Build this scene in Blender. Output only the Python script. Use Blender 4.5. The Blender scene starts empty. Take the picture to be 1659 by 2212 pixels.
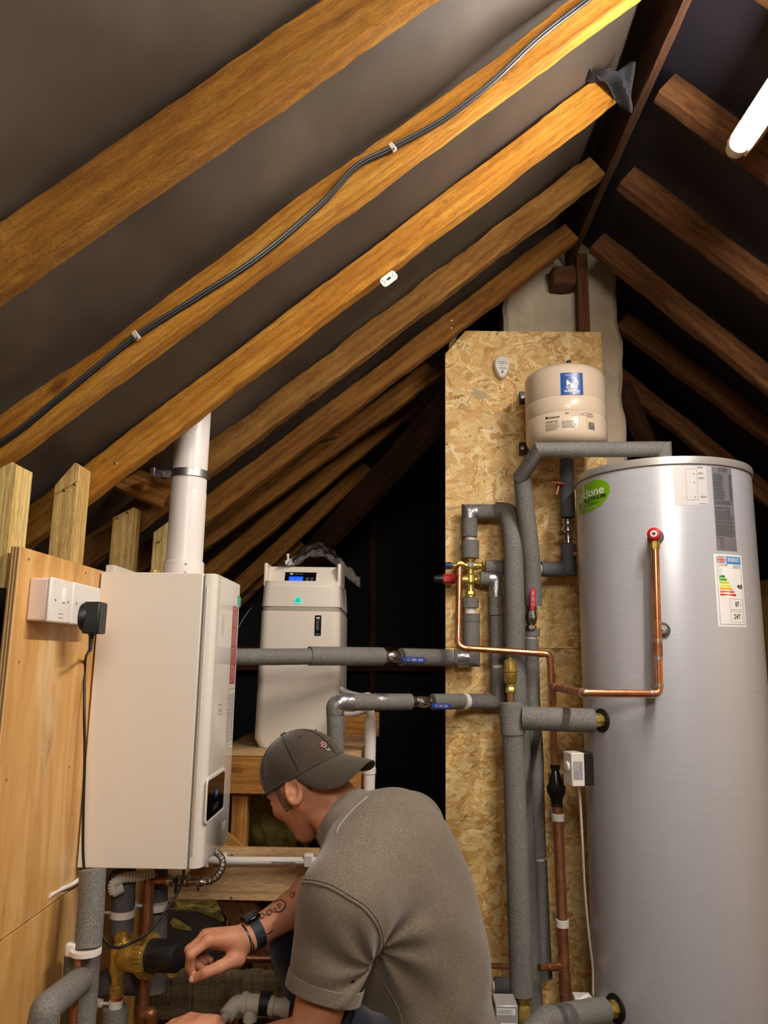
import bpy, math, random
import numpy as np
from mathutils import Vector, Matrix
random.seed(7); rng=np.random.default_rng(7)
C=bpy.context.scene.collection
# ------------------------------------------------------------ camera (eye at the origin, floor 1.45 m below)
FP=1660.; CX,CY=829.5,1106.
def nrm(v): v=np.array(v,float); return v/np.linalg.norm(v)
_Y=nrm((850-CX,1420-CY,FP)); _Z=np.array((955-CX,-7670-CY,FP)); _Z=nrm(_Z-_Y*_Z.dot(_Y)); _X=np.cross(_Y,_Z)
RC=np.array([_X,_Y,_Z])
cam=bpy.data.cameras.new('camera'); co=bpy.data.objects.new('camera',cam); C.objects.link(co)
cam.sensor_fit='HORIZONTAL'; cam.sensor_width=36; cam.lens=FP*36/1659; cam.clip_start=.02
r_,d_,f_=RC@np.array((1,0,0)),RC@np.array((0,1,0)),RC@np.array((0,0,1))
M=Matrix.Identity(4)
for i in range(3): M[i][0]=r_[i]; M[i][1]=-d_[i]; M[i][2]=-f_[i]
co.matrix_world=M
bpy.context.scene.camera=co
def ray(px,py): return RC@np.array((px-CX,py-CY,FP))
def at(px,py,Y): d=ray(px,py); return d*(Y/d[1])
def atX(px,py,X): d=ray(px,py); return d*(X/d[0])
def V(*a): return np.array(a,float)
# ------------------------------------------------------------ world, lights, exposure
w=bpy.data.worlds.new('world'); bpy.context.scene.world=w; w.use_nodes=True
w.node_tree.nodes['Background'].inputs[0].default_value=(.55,.62,1,1); w.node_tree.nodes['Background'].inputs[1].default_value=.03
vs=bpy.context.scene.view_settings; vs.view_transform='Standard'; vs.look='None'; vs.gamma=1; vs.use_curve_mapping=False; vs.exposure=0.0
TUBE_STRENGTH=215.
def area(name,loc,target,size,energy,col):
    l=bpy.data.lights.new(name,'AREA'); l.shape='RECTANGLE'; l.size,l.size_y=size; l.energy=energy; l.color=col
    o=bpy.data.objects.new(name,l); C.objects.link(o); o.location=loc
    o.rotation_euler=(Vector(target)-Vector(loc)).to_track_quat('-Z','Y').to_euler(); return o
area('fill_light',(.25,-.75,.95),(.1,2.2,-.2),(.9,.5),26,(1,.92,.82))  # unseen soft fill added behind the camera, not a fitting of the room
# ------------------------------------------------------------ mesh builder
class MB:
    def __init__(s): s.v=[]; s.f=[]; s.n=0; s.col=[]
    def add(s,v,f):
        v=np.asarray(v,float).reshape(-1,3); s.v.append(v); s.f+= [tuple(int(i)+s.n for i in q) for q in f]; s.n+=len(v); return s
    def box(s,c,size,R=None):
        c=np.array(c,float); h=np.array(size)/2
        v=np.array([(x,y,z) for x in(-1,1) for y in(-1,1) for z in(-1,1)])*h
        if R is not None: v=v@np.array(R).T
        return s.add(v+c,[(0,1,3,2),(4,6,7,5),(0,4,5,1),(2,3,7,6),(0,2,6,4),(1,5,7,3)])
    def tube(s,pts,r,seg=18,caps=True,sc=(1,1)):
        P=[np.array(p,float) for p in pts]
        r=list(r) if hasattr(r,'__len__') else [r]*len(P)
        keep=[0]+[i for i in range(1,len(P)) if np.linalg.norm(P[i]-P[i-1])>1e-6]
        P=[P[i] for i in keep]; r=[r[i] for i in keep]
        d=[nrm(P[i+1]-P[i]) for i in range(len(P)-1)]
        u=nrm(np.cross(d[0],(0,0,1) if abs(d[0][2])<.9 else (0,1,0))); rings=[]
        for i in range(len(P)):
            di=d[min(i,len(d)-1)] if i==0 or i==len(P)-1 else d[i-1]
            if i>1:  # rotate the frame from direction d[i-2] to d[i-1]
                x=np.cross(d[i-2],d[i-1]); sn=np.linalg.norm(x); cs=float(d[i-2].dot(d[i-1]))
                if sn>1e-7: x=x/sn; u=u*cs+np.cross(x,u)*sn+x*x.dot(u)*(1-cs)
                u=nrm(u-d[i-1]*u.dot(d[i-1]))
            v=np.cross(di,u); a=np.arange(seg)*2*math.pi/seg
            ring=r[i]*(np.outer(np.cos(a)*sc[0],u)+np.outer(np.sin(a)*sc[1],v))
            if 0<i<len(P)-1:
                b=nrm(d[i-1]+d[i]); k=di.dot(b)
                if k>.2: ring=ring-np.outer(ring@b/k,di)
            rings.append(P[i]+ring)
        n=len(P); f=[]
        for i in range(n-1):
            for j in range(seg):
                k=(j+1)%seg; f.append((i*seg+j,i*seg+k,(i+1)*seg+k,(i+1)*seg+j))
        if caps: f.append(tuple(range(seg-1,-1,-1))); f.append(tuple((n-1)*seg+j for j in range(seg)))
        return s.add(np.concatenate(rings),f)
    def lathe(s,o,ax,prof,seg=32,caps=True,twist=0):
        o=np.array(o,float); ax=nrm(ax); u=nrm(np.cross(ax,(0,0,1) if abs(ax[2])<.9 else (0,1,0))); v=np.cross(ax,u)
        a=np.arange(seg)*2*math.pi/seg+twist; R=np.outer(np.cos(a),u)+np.outer(np.sin(a),v)
        vs_=np.concatenate([o+ax*t+R*max(r,1e-5) for t,r in prof]); n=len(prof); f=[]
        for i in range(n-1):
            for j in range(seg):
                k=(j+1)%seg; f.append((i*seg+j,i*seg+k,(i+1)*seg+k,(i+1)*seg+j))
        if caps: f.append(tuple(range(seg-1,-1,-1))); f.append(tuple((n-1)*seg+j for j in range(seg)))
        return s.add(vs_,f)
    def ball(s,c,r,seg=16,R=None):
        r=np.array(r if hasattr(r,'__len__') else (r,r,r),float); n=seg//2; v=[]; f=[]
        for i in range(n+1):
            t=math.pi*i/n
            for j in range(seg):
                a=2*math.pi*j/seg; v.append((math.sin(t)*math.cos(a),math.sin(t)*math.sin(a),math.cos(t)))
        for i in range(n):
            for j in range(seg):
                k=(j+1)%seg; f.append((i*seg+j,(i+1)*seg+j,(i+1)*seg+k,i*seg+k))
        v=np.array(v)*r
        if R is not None: v=v@np.array(R).T
        return s.add(v+np.array(c),f)
    def prism(s,poly,z0,z1,fn):
        n=len(poly); v=[fn(x,y,z0) for x,y in poly]+[fn(x,y,z1) for x,y in poly]
        f=[tuple(range(n-1,-1,-1)),tuple(range(n,2*n))]+[(i,(i+1)%n,n+(i+1)%n,n+i) for i in range(n)]
        return s.add(v,f)
def fil(pts,rad,n=7):
    P=[np.array(p,float) for p in pts]; out=[P[0]]
    rad=rad if hasattr(rad,'__len__') else [rad]*(len(P)-2)
    for i in range(1,len(P)-1):
        a,b,c=P[i-1],P[i],P[i+1]; u=nrm(a-b); v=nrm(c-b); ang=math.acos(max(-1,min(1,u.dot(v))))
        t=rad[i-1]/math.tan(ang/2); t=min(t,np.linalg.norm(a-b)*.48,np.linalg.norm(c-b)*.48)
        if t<1e-4: out.append(b); continue
        p0=b+u*t; p1=b+v*t
        for k in range(n+1):
            s=k/n; out.append((1-s)**2*p0+2*s*(1-s)*b+s*s*p1)
    out.append(P[-1]); return out
def spline(pts,n=8):
    P=[np.array(p,float) for p in pts]; P=[2*P[0]-P[1]]+P+[2*P[-1]-P[-2]]; out=[]
    for i in range(1,len(P)-2):
        for k in range(n):
            t=k/n; out.append(.5*((2*P[i])+(P[i+1]-P[i-1])*t+(2*P[i-1]-5*P[i]+4*P[i+1]-P[i+2])*t*t+(3*P[i]-P[i-1]-3*P[i+1]+P[i+2])*t**3))
    out.append(P[-2]); return out
def tagit(o,label=None,cat=None,group=None,kind=None):
    if label:o['label']=label
    if cat:o['category']=cat
    if group:o['group']=group
    if kind:o['kind']=kind
    return o
def obj(name,mb,mat,parent=None,label=None,cat=None,group=None,kind=None,bevel=0,smooth=True,ang=35,basis=None,cols=None,uvs=None):
    """link a builder's geometry (world coordinates) as one mesh object; basis = local axes (columns)"""
    v=np.concatenate(mb.v) if isinstance(mb,MB) else mb[0]; f=mb.f if isinstance(mb,MB) else mb[1]
    c=(v.max(0)+v.min(0))/2; B=np.eye(3) if basis is None else np.array(basis,float)
    me=bpy.data.meshes.new(name); me.from_pydata(((v-c)@B).tolist(),[],f if isinstance(f,list) else f.tolist())
    for m in (mat if isinstance(mat,list) else [mat]): me.materials.append(m)
    if smooth:
        me.shade_smooth(); me.set_sharp_from_angle(angle=math.radians(ang))
    o=bpy.data.objects.new(name,me); C.objects.link(o)
    W=Matrix.Identity(4)
    for i in range(3):
        for j in range(3): W[i][j]=B[i][j]
        W[i][3]=c[i]
    if parent is not None:
        o.parent=parent; W=parent_w(parent).inverted()@W
    o.matrix_basis=W
    if cols is not None:
        a=me.color_attributes.new('col','FLOAT_COLOR','POINT'); a.data.foreach_set('color',np.asarray(cols,np.float32).ravel())
    if bevel:
        b=o.modifiers.new('bevel','BEVEL'); b.width=bevel; b.segments=2; b.limit_method='ANGLE'; b.harden_normals=False
    return tagit(o,label,cat,group,kind)
def parent_w(o):
    m=o.matrix_basis.copy()
    while o.parent: o=o.parent; m=o.matrix_basis@m
    return m
def root(name,label,cat,loc,group=None,kind=None):
    o=bpy.data.objects.new(name,None); o.empty_display_size=.05; C.objects.link(o); o.location=Vector([float(x) for x in loc])
    return tagit(o,label,cat,group,kind)
# ------------------------------------------------------------ materials
def lin(c):
    if isinstance(c,str): c=tuple(int(c[i:i+2],16)/255 for i in(0,2,4))
    return tuple(x/12.92 if x<=.04045 else ((x+.055)/1.055)**2.4 for x in c)+(1,)
class NT:
    def __init__(s,name):
        s.m=bpy.data.materials.new(name); s.m.use_nodes=True; s.t=s.m.node_tree; s.b=s.t.nodes['Principled BSDF']
    def n(s,t,**k):
        x=s.t.nodes.new(t)
        for a,b in k.items(): setattr(x,a,b)
        return x
    def l(s,a,b): s.t.links.new(a,b)
    def coord(s,scale=(1,1,1),rnd=True,kind='Object',src=None):
        tc=s.n('ShaderNodeTexCoord'); mp=s.n('ShaderNodeMapping'); mp.inputs['Scale'].default_value=scale; s.l(tc.outputs[kind],mp.inputs[0])
        if rnd:
            oi=s.n('ShaderNodeObjectInfo'); mu=s.n('ShaderNodeMath',operation='MULTIPLY'); mu.inputs[1].default_value=37; s.l(oi.outputs['Random'],mu.inputs[0]); s.l(mu.outputs[0],mp.inputs['Location'])
        return mp.outputs[0]
    def noise(s,vec,scale,detail=4,rough=.6,dist=0):
        x=s.n('ShaderNodeTexNoise'); x.inputs['Scale'].default_value=scale; x.inputs['Detail'].default_value=detail; x.inputs['Roughness'].default_value=rough; x.inputs['Distortion'].default_value=dist; s.l(vec,x.inputs['Vector']); return x.outputs['Fac']
    def ramp(s,fac,stops):
        r=s.n('ShaderNodeValToRGB'); e=r.color_ramp.elements
        while len(e)<len(stops): e.new(.5)
        for q,(p,c) in zip(e,stops): q.position=p; q.color=lin(c) if isinstance(c,str) else c
        s.l(fac,r.inputs[0]); return r.outputs[0]
    def mix(s,a,b,fac,mode='MIX'):
        m=s.n('ShaderNodeMix',data_type='RGBA',blend_type=mode)
        for v,i in((fac,0),(a,6),(b,7)):
            if hasattr(v,'links'): s.l(v,m.inputs[i])
            else: m.inputs[i].default_value=v
        return m.outputs[2]
    def bump(s,h,strength,dist=.002):
        b=s.n('ShaderNodeBump'); b.inputs['Strength'].default_value=strength; b.inputs['Distance'].default_value=dist; s.l(h,b.inputs['Height'])
        if s.b.inputs['Normal'].links: s.l(s.b.inputs['Normal'].links[0].from_socket,b.inputs['Normal'])
        s.l(b.outputs[0],s.b.inputs['Normal'])
    def set(s,col=None,rough=None,metal=None,spec=None,coat=None):
        i=s.b.inputs
        if col is not None:
            if hasattr(col,'links'): s.l(col,i['Base Color'])
            else: i['Base Color'].default_value=lin(col) if isinstance(col,str) else col
        if rough is not None:
            if hasattr(rough,'links'): s.l(rough,i['Roughness'])
            else: i['Roughness'].default_value=rough
        if metal is not None: i['Metallic'].default_value=metal
        if spec is not None: i['Specular IOR Level'].default_value=spec
        if coat: i['Coat Weight'].default_value=coat
        return s.m
G1=(1,1,1,1)
def plain(name,col,rough=.5,metal=0,spec=.5,coat=0,emit=0):
    t=NT(name); t.set(col,rough,metal,spec,coat)
    if emit: t.b.inputs['Emission Color'].default_value=lin(col); t.b.inputs['Emission Strength'].default_value=emit
    return t.m
def wood(name,dark,mid,light,fuzz=.5,rings=1.,rough=.75):
    t=NT(name); v=t.coord((1.1,9,9)); n1=t.noise(v,3,4,.6,.6)
    vv=t.coord((.7,8,8)); nn=t.noise(vv,2.2,3,.5,.3); w_=t.n('ShaderNodeTexWave',wave_type='RINGS',rings_direction='X'); w_.inputs['Scale'].default_value=2.6*rings; w_.inputs['Distortion'].default_value=7; w_.inputs['Detail'].default_value=3; w_.inputs['Detail Scale'].default_value=1.2; t.l(vv,w_.inputs['Vector'])
    c=t.ramp(n1,[(.25,dark),(.5,mid),(.75,light)])
    g=t.ramp(w_.outputs['Fac'],[(0,(.62,.55,.48,1)),(.6,G1)]); c=t.mix(c,g,.55,'MULTIPLY')
    fine=t.noise(t.coord((6,70,70)),5,4,.7); c=t.mix(c,t.ramp(fine,[(.35,(.55,.47,.4,1)),(.6,G1)]),.75,'MULTIPLY')
    # knots and grubby patches
    p=t.noise(t.coord((3,7,7)),2.4,5,.65); c=t.mix(c,t.ramp(p,[(.27,(.3,.22,.16,1)),(.38,G1)]),.7,'MULTIPLY')
    vo=t.n('ShaderNodeTexVoronoi'); vo.inputs['Scale'].default_value=2.2; t.l(t.coord((1.6,4.5,4.5)),vo.inputs['Vector'])
    c=t.mix(c,t.ramp(vo.outputs['Distance'],[(.03,(.28,.16,.08,1)),(.13,G1)]),.7,'MULTIPLY')
    t.set(c,rough,0,.3)
    t.bump(fine,.7*fuzz,.004); t.bump(t.noise(t.coord((25,60,60)),6,5,.75),1.2*fuzz,.004); t.bump(t.noise(t.coord((14,22,22)),6,5,.75,.5),.6*fuzz,.005); t.bump(w_.outputs['Fac'],.25,.0015)
    return t.m
W_OR=wood('wood_rafter','B9761F','E09A30','F4BA52',1.,1)
W_OR2=wood('wood_rafter_rough','A86C22','DB9634','EDB04C',1.6,.6)
W_SCAR=wood('wood_rafter_scarred','7E511F','B58038','CF9D55',1.6,.7)
W_OLD=wood('wood_rafter_old','6E4523','95633A','AC7B4C',1.2,.8)
W_OLDL=wood('wood_rafter_old_left','84531F','A8712C','C38B40',1.2,.8)  # yellower old timber for the far left rafters
W_DARK=wood('wood_dark','3F2817','5C3C24','70492D',1.,.8)
W_STUD=wood('wood_stud','C49A52','D9B46C','E8CB8A',.4,1.2)
W_SHELF=wood('wood_shelf','A9702F','C58B42','D8A25C',.4,1)
W_OAK=wood('wood_board','C7A070','D9B587','E4C59B',.15,.5,.5)
W_WEATH=wood('wood_weathered','87745A','B7A384','CDBD9F',2.0,.4,.9)
def foam():
    t=NT('foam_insulation'); v=t.coord((1,1,1)); n=t.noise(v,420,2,.6); m=t.noise(v,6,3,.5)
    c=t.ramp(n,[(.3,'5C5A57'),(.5,'7A7874'),(.72,'A09D99')]); c=t.mix(c,t.ramp(m,[(.35,(.86,.85,.84,1)),(.65,G1)]),1,'MULTIPLY')
    t.set(c,.62,0,.35); t.bump(n,.7,.0016); return t.m
FOAM=foam()
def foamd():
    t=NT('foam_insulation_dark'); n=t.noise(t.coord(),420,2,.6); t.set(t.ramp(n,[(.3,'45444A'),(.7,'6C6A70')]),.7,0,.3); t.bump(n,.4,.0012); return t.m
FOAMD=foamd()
def tape():
    t=NT('silver_tape'); n=t.noise(t.coord(),34,4,.7,.6); t.set(t.ramp(n,[(.3,'8A8A8C'),(.7,'B5B5B8')]),.3,.75); t.bump(n,.8,.003); return t.m
TAPE=tape()
def metal(name,a,b,rough,sc=20,bs=.1,m=1):
    t=NT(name); n=t.noise(t.coord(),sc,4,.65,.5); t.set(t.ramp(n,[(.32,a),(.62,b)]),t.ramp(n,[(.3,(rough*1.35,)*3+(1,)),(.7,(rough,)*3+(1,))]),m); t.bump(n,bs,.001); return t.m
COPPER=metal('copper','C58258','EFAE84',.24,m=.92); COPPERD=metal('copper_tarnished','97603F','C98C66',.34,m=.75)
BRASS=metal('brass','B08F3C','E8CB76',.3,30,.15,m=.8); CHROME=metal('nickel_plate','9D9890','D6D2CA',.2); STEEL=metal('zinc_steel','8C8C8A','BDBDBA',.35)
SOLDER=metal('solder','B9A79A','DCCFC4',.3)
ENAM=plain('white_enamel','ECE3D6',.28,0,.5,.3); ENAMG=plain('white_gloss_door','E4DDD2',.12,0,.5,.5)
PLW=plain('white_plastic','E9E3DA',.35); PLP=plain('white_plastic_pipe','E8E1DC',.32); PLG=plain('grey_white_plastic','C9C3B6',.5)
PLK=plain('black_plastic','1B1A1C',.42); PLKG=plain('black_gloss','0D0D10',.12); RUB=plain('rubber_black','131314',.55); GRYR=plain('grey_rubber','4A4947',.6)
RED=plain('red_plastic','B4141E',.35); REDV=plain('red_vinyl_lever','C01530',.35); BLUE=plain('blue_vinyl_lever','173E93',.35); NAVYK=plain('dark_blue_knob','24406E',.4)
INK=plain('ink_dark','2B2B2E',.6); INKG=plain('ink_grey','6E6E70',.6); WHT=plain('print_white','F2F0EC',.45)
BEIGE=plain('vessel_cream','DECBB2',.3,0,.5,.2); SOFT=plain('softener_white','E8DED0',.32,0,.5,.1); SOFTG=plain('softener_grey_band','A9A295',.4)
CONDUIT=plain('white_flex','DAD7D0',.45)
def felt(name,a,b,c_,rough=.6):
    t=NT(name); v=t.coord((1,1,1),False); n=t.noise(v,1.6,3,.55,.1); f=t.noise(v,260,3,.6); c=t.ramp(n,[(.3,a),(.55,b),(.78,c_)])
    dots=t.n('ShaderNodeTexVoronoi'); dots.inputs['Scale'].default_value=26; t.l(v,dots.inputs['Vector']); c=t.mix(c,t.ramp(dots.outputs['Distance'],[(.02,lin('8E857A')),(.05,(0,0,0,1))]),.25,'ADD')
    t.set(c,rough,0,.4); t.bump(f,.35,.001); t.bump(t.noise(v,5,2,.5,.1),.5,.016); return t.m
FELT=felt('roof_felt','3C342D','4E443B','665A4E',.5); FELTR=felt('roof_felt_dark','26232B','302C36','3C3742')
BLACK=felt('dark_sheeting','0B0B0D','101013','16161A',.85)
def plaster():
    t=NT('painted_chimney'); v=t.coord((1,1,1)); n=t.noise(v,5,5,.65,.3); c=t.ramp(n,[(.3,'A8977F'),(.55,'C4B49B'),(.75,'D2C4AC')])
    sp=t.noise(t.coord((1,1,.7)),16,5,.7,.9); c=t.mix(c,t.ramp(sp,[(.27,(.14,.11,.08,1)),(.33,G1)]),.8,'MULTIPLY'); t.set(c,.8,0,.3); t.bump(n,.6,.02); t.bump(t.noise(v,40,4,.6),.4,.003); return t.m
PLASTER=plaster()
def ply():
    t=NT('plywood_face'); v=t.coord((9,9,1.1)); n=t.noise(v,1.6,4,.55,1.2); c=t.ramp(n,[(.25,'C08A48'),(.5,'D9A863'),(.75,'E6BE80')])
    st=t.noise(t.coord((2,2,.7)),2.6,4,.6,.5); c=t.mix(c,lin('E8D6BC'),t.ramp(st,[(.56,(0,0,0,1)),(.72,(.55,.55,.55,1))]))
    dk=t.noise(t.coord((3,3,1.2)),3.3,5,.7); c=t.mix(c,t.ramp(dk,[(.3,(.72,.62,.5,1)),(.45,G1)]),.8,'MULTIPLY')
    fine=t.noise(t.coord((60,60,5)),4,4,.6); c=t.mix(c,t.ramp(fine,[(.3,(.85,.8,.74,1)),(.6,G1)]),.6,'MULTIPLY'); t.set(c,.48,0,.4); t.bump(fine,.15,.001); return t.m
PLY=ply()
def osb():
    t=NT('osb_strands'); a=t.n('ShaderNodeVertexColor'); a.layer_name='col'; g=t.noise(t.coord((30,30,9),False),14,4,.7,.6)
    c=t.mix(a.outputs[0],t.ramp(g,[(.3,(.8,.68,.5,1)),(.55,(1,.95,.82,1))]),.8,'MULTIPLY'); t.set(c,.5,0,.35); t.bump(g,.3,.001); return t.m
OSB=osb(); OSBB=plain('osb_core','A9783C',.7)
def cyl():
    t=NT('silver_cylinder_skin'); v=t.coord((1,1,60),False); n=t.noise(v,8,3,.6); b=t.noise(t.coord((2,2,1.1),False),1.5,2,.5)
    t.set(t.ramp(n,[(.3,'BEC0C6'),(.7,'C8CAD0')]),t.ramp(b,[(.3,(.29,)*3+(1,)),(.7,(.34,)*3+(1,))]),.22,.35); t.bump(t.noise(t.coord((1.2,1.2,.6),False),2.4,2,.5),.5,.012); return t.m
CYL=cyl()
def cloth(name,a,b,c_,sc=1.):
    t=NT(name); n=t.noise(t.coord((60*sc,60*sc,220*sc),False),4,3,.7); m=t.noise(t.coord((1,1,1),False),9,4,.6); c=t.ramp(n,[(.3,a),(.5,b),(.7,c_)]); c=t.mix(c,t.ramp(m,[(.3,(.84,.82,.8,1)),(.65,G1)]),1,'MULTIPLY')
    t.set(c,.92,0,.15); t.b.inputs['Sheen Weight'].default_value=.25; t.bump(n,.35,.0012); t.bump(m,.4,.006); return t.m
SHIRT=cloth('shirt_cotton','5F5347','766A5C','8D8274'); CAP=cloth('cap_twill','372F28','463C33','554A3F',2); NAVY=cloth('navy_trousers','10141E','181D29','222836')
COLLAR=cloth('shirt_rib','665A4D','7A6E60','8C8071',1.5)
def skin():
    t=NT('skin'); v=t.coord((1,1,1),False); n=t.noise(v,14,4,.6); c=t.ramp(n,[(.3,'B8785A'),(.5,'C98B6B'),(.72,'D69C7C')]); s_=t.noise(v,230,2,.5)
    c=t.mix(c,t.ramp(s_,[(.3,(.86,.8,.76,1)),(.55,G1)]),.6,'MULTIPLY'); t.set(c,.5,0,.4); t.b.inputs['Subsurface Weight'].default_value=.12; t.b.inputs['Subsurface Radius'].default_value=(.01,.004,.002); t.bump(s_,.25,.0008); return t.m
SKIN=skin(); HAIR=plain('hair_cropped','7E5A46',.8); NAIL=plain('nail','DBAA92',.3)
def wool():
    t=NT('glass_wool'); v=t.coord(); n=t.noise(v,16,6,.75,1); t.set(t.ramp(n,[(.3,'6B6030'),(.5,'A3954E'),(.7,'C8BC78')]),.95,0,.1); t.bump(n,1,.02); return t.m
WOOL=wool()
def film():
    t=NT('clear_polythene'); tr=t.n('ShaderNodeBsdfTransparent'); tr.inputs[0].default_value=(.93,.94,.95,1); gl=t.n('ShaderNodeBsdfGlossy'); gl.inputs['Roughness'].default_value=.09
    lw=t.n('ShaderNodeLayerWeight'); lw.inputs[0].default_value=.38; t.bump(t.noise(t.coord(),45,3,.6,1),.6,.004)
    t.l(t.b.inputs['Normal'].links[0].from_socket,gl.inputs['Normal']); t.l(t.b.inputs['Normal'].links[0].from_socket,lw.inputs['Normal'])
    mx=t.n('ShaderNodeMixShader'); mm=t.n('ShaderNodeMath',operation='MULTIPLY_ADD'); mm.inputs[1].default_value=.8; mm.inputs[2].default_value=.05; t.l(lw.outputs['Facing'],mm.inputs[0]); t.l(mm.outputs[0],mx.inputs[0]); t.l(tr.outputs[0],mx.inputs[1]); t.l(gl.outputs[0],mx.inputs[2]); t.l(mx.outputs[0],t.n('ShaderNodeOutputMaterial').inputs[0])
    for n in list(t.t.nodes):
        if n.type=='OUTPUT_MATERIAL' and not n.inputs[0].links or n.type=='OUTPUT_MATERIAL' and n.inputs[0].links[0].from_node==t.b: t.t.nodes.remove(n)
    return t.m
FILM=film()
LAMP=plain('lit_tube','FFF6EC',.3,emit=TUBE_STRENGTH)
# ------------------------------------------------------------ beams: local X runs along the grain
def beam_mb(p0,p1,w_dir,wd,h_dir,hd,rough=0,n=1,wave=None,seed=0):
    p0=np.array(p0,float);p1=np.array(p1,float); L=np.linalg.norm(p1-p0); ax=(p1-p0)/L
    hdv=nrm(h_dir-ax*np.dot(h_dir,ax)); wv=nrm(np.cross(hdv,ax)); 
    if np.dot(wv,w_dir)<0: wv=-wv
    r=np.random.default_rng(seed); m=MB()
    # cross-section ring with chamfered corners, n stations
    ch=.0025; a,b=wd/2,hd/2
    prof=[(-a+ch,-b),(0,-b),(a-ch,-b),(a,-b+ch),(a,0),(a,b-ch),(a-ch,b),(0,b),(-a+ch,b),(-a,b-ch),(-a,0),(-a,-b+ch)]
    vs_=[];k=len(prof)
    wob=r.normal(0,1,(n+1,k))*rough; 
    for i in range(n+1):
        t=i/n; q=p0+(p1-p0)*t; off=wave(t) if wave else (0,0)
        for j,(x,y) in enumerate(prof):
            xx=x; yy=y
            if off and y<0: yy=y+off[0]
            if off and y>0: yy=y+off[1]
            s=1+wob[i,j]/ .05
            vs_.append(q+wv*(xx+wob[i,j]*(1 if x>0 else -1))+hdv*(yy+wob[i,(j+3)%k]))
    f=[]
    for i in range(n):
        for j in range(k):
            l=(j+1)%k; f.append((i*k+j,i*k+l,(i+1)*k+l,(i+1)*k+j))
    f.append(tuple(range(k-1,-1,-1))); f.append(tuple(n*k+j for j in range(k)))
    m.add(vs_,f); return m,np.array([ax,wv,hdv]).T
def beam(name,p0,p1,wd,hd,mat,parent=None,h_dir=(0,0,1),w_dir=(0,1,0),rough=0,n=1,wave=None,seed=0,**k):
    m,B=beam_mb(p0,p1,np.array(w_dir,float),wd,np.array(h_dir,float),hd,rough,n,wave,seed)
    if np.linalg.det(B)<0: B[:,1]*=-1
    return obj(name,m,mat,parent,basis=B,ang=28,**k)
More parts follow.
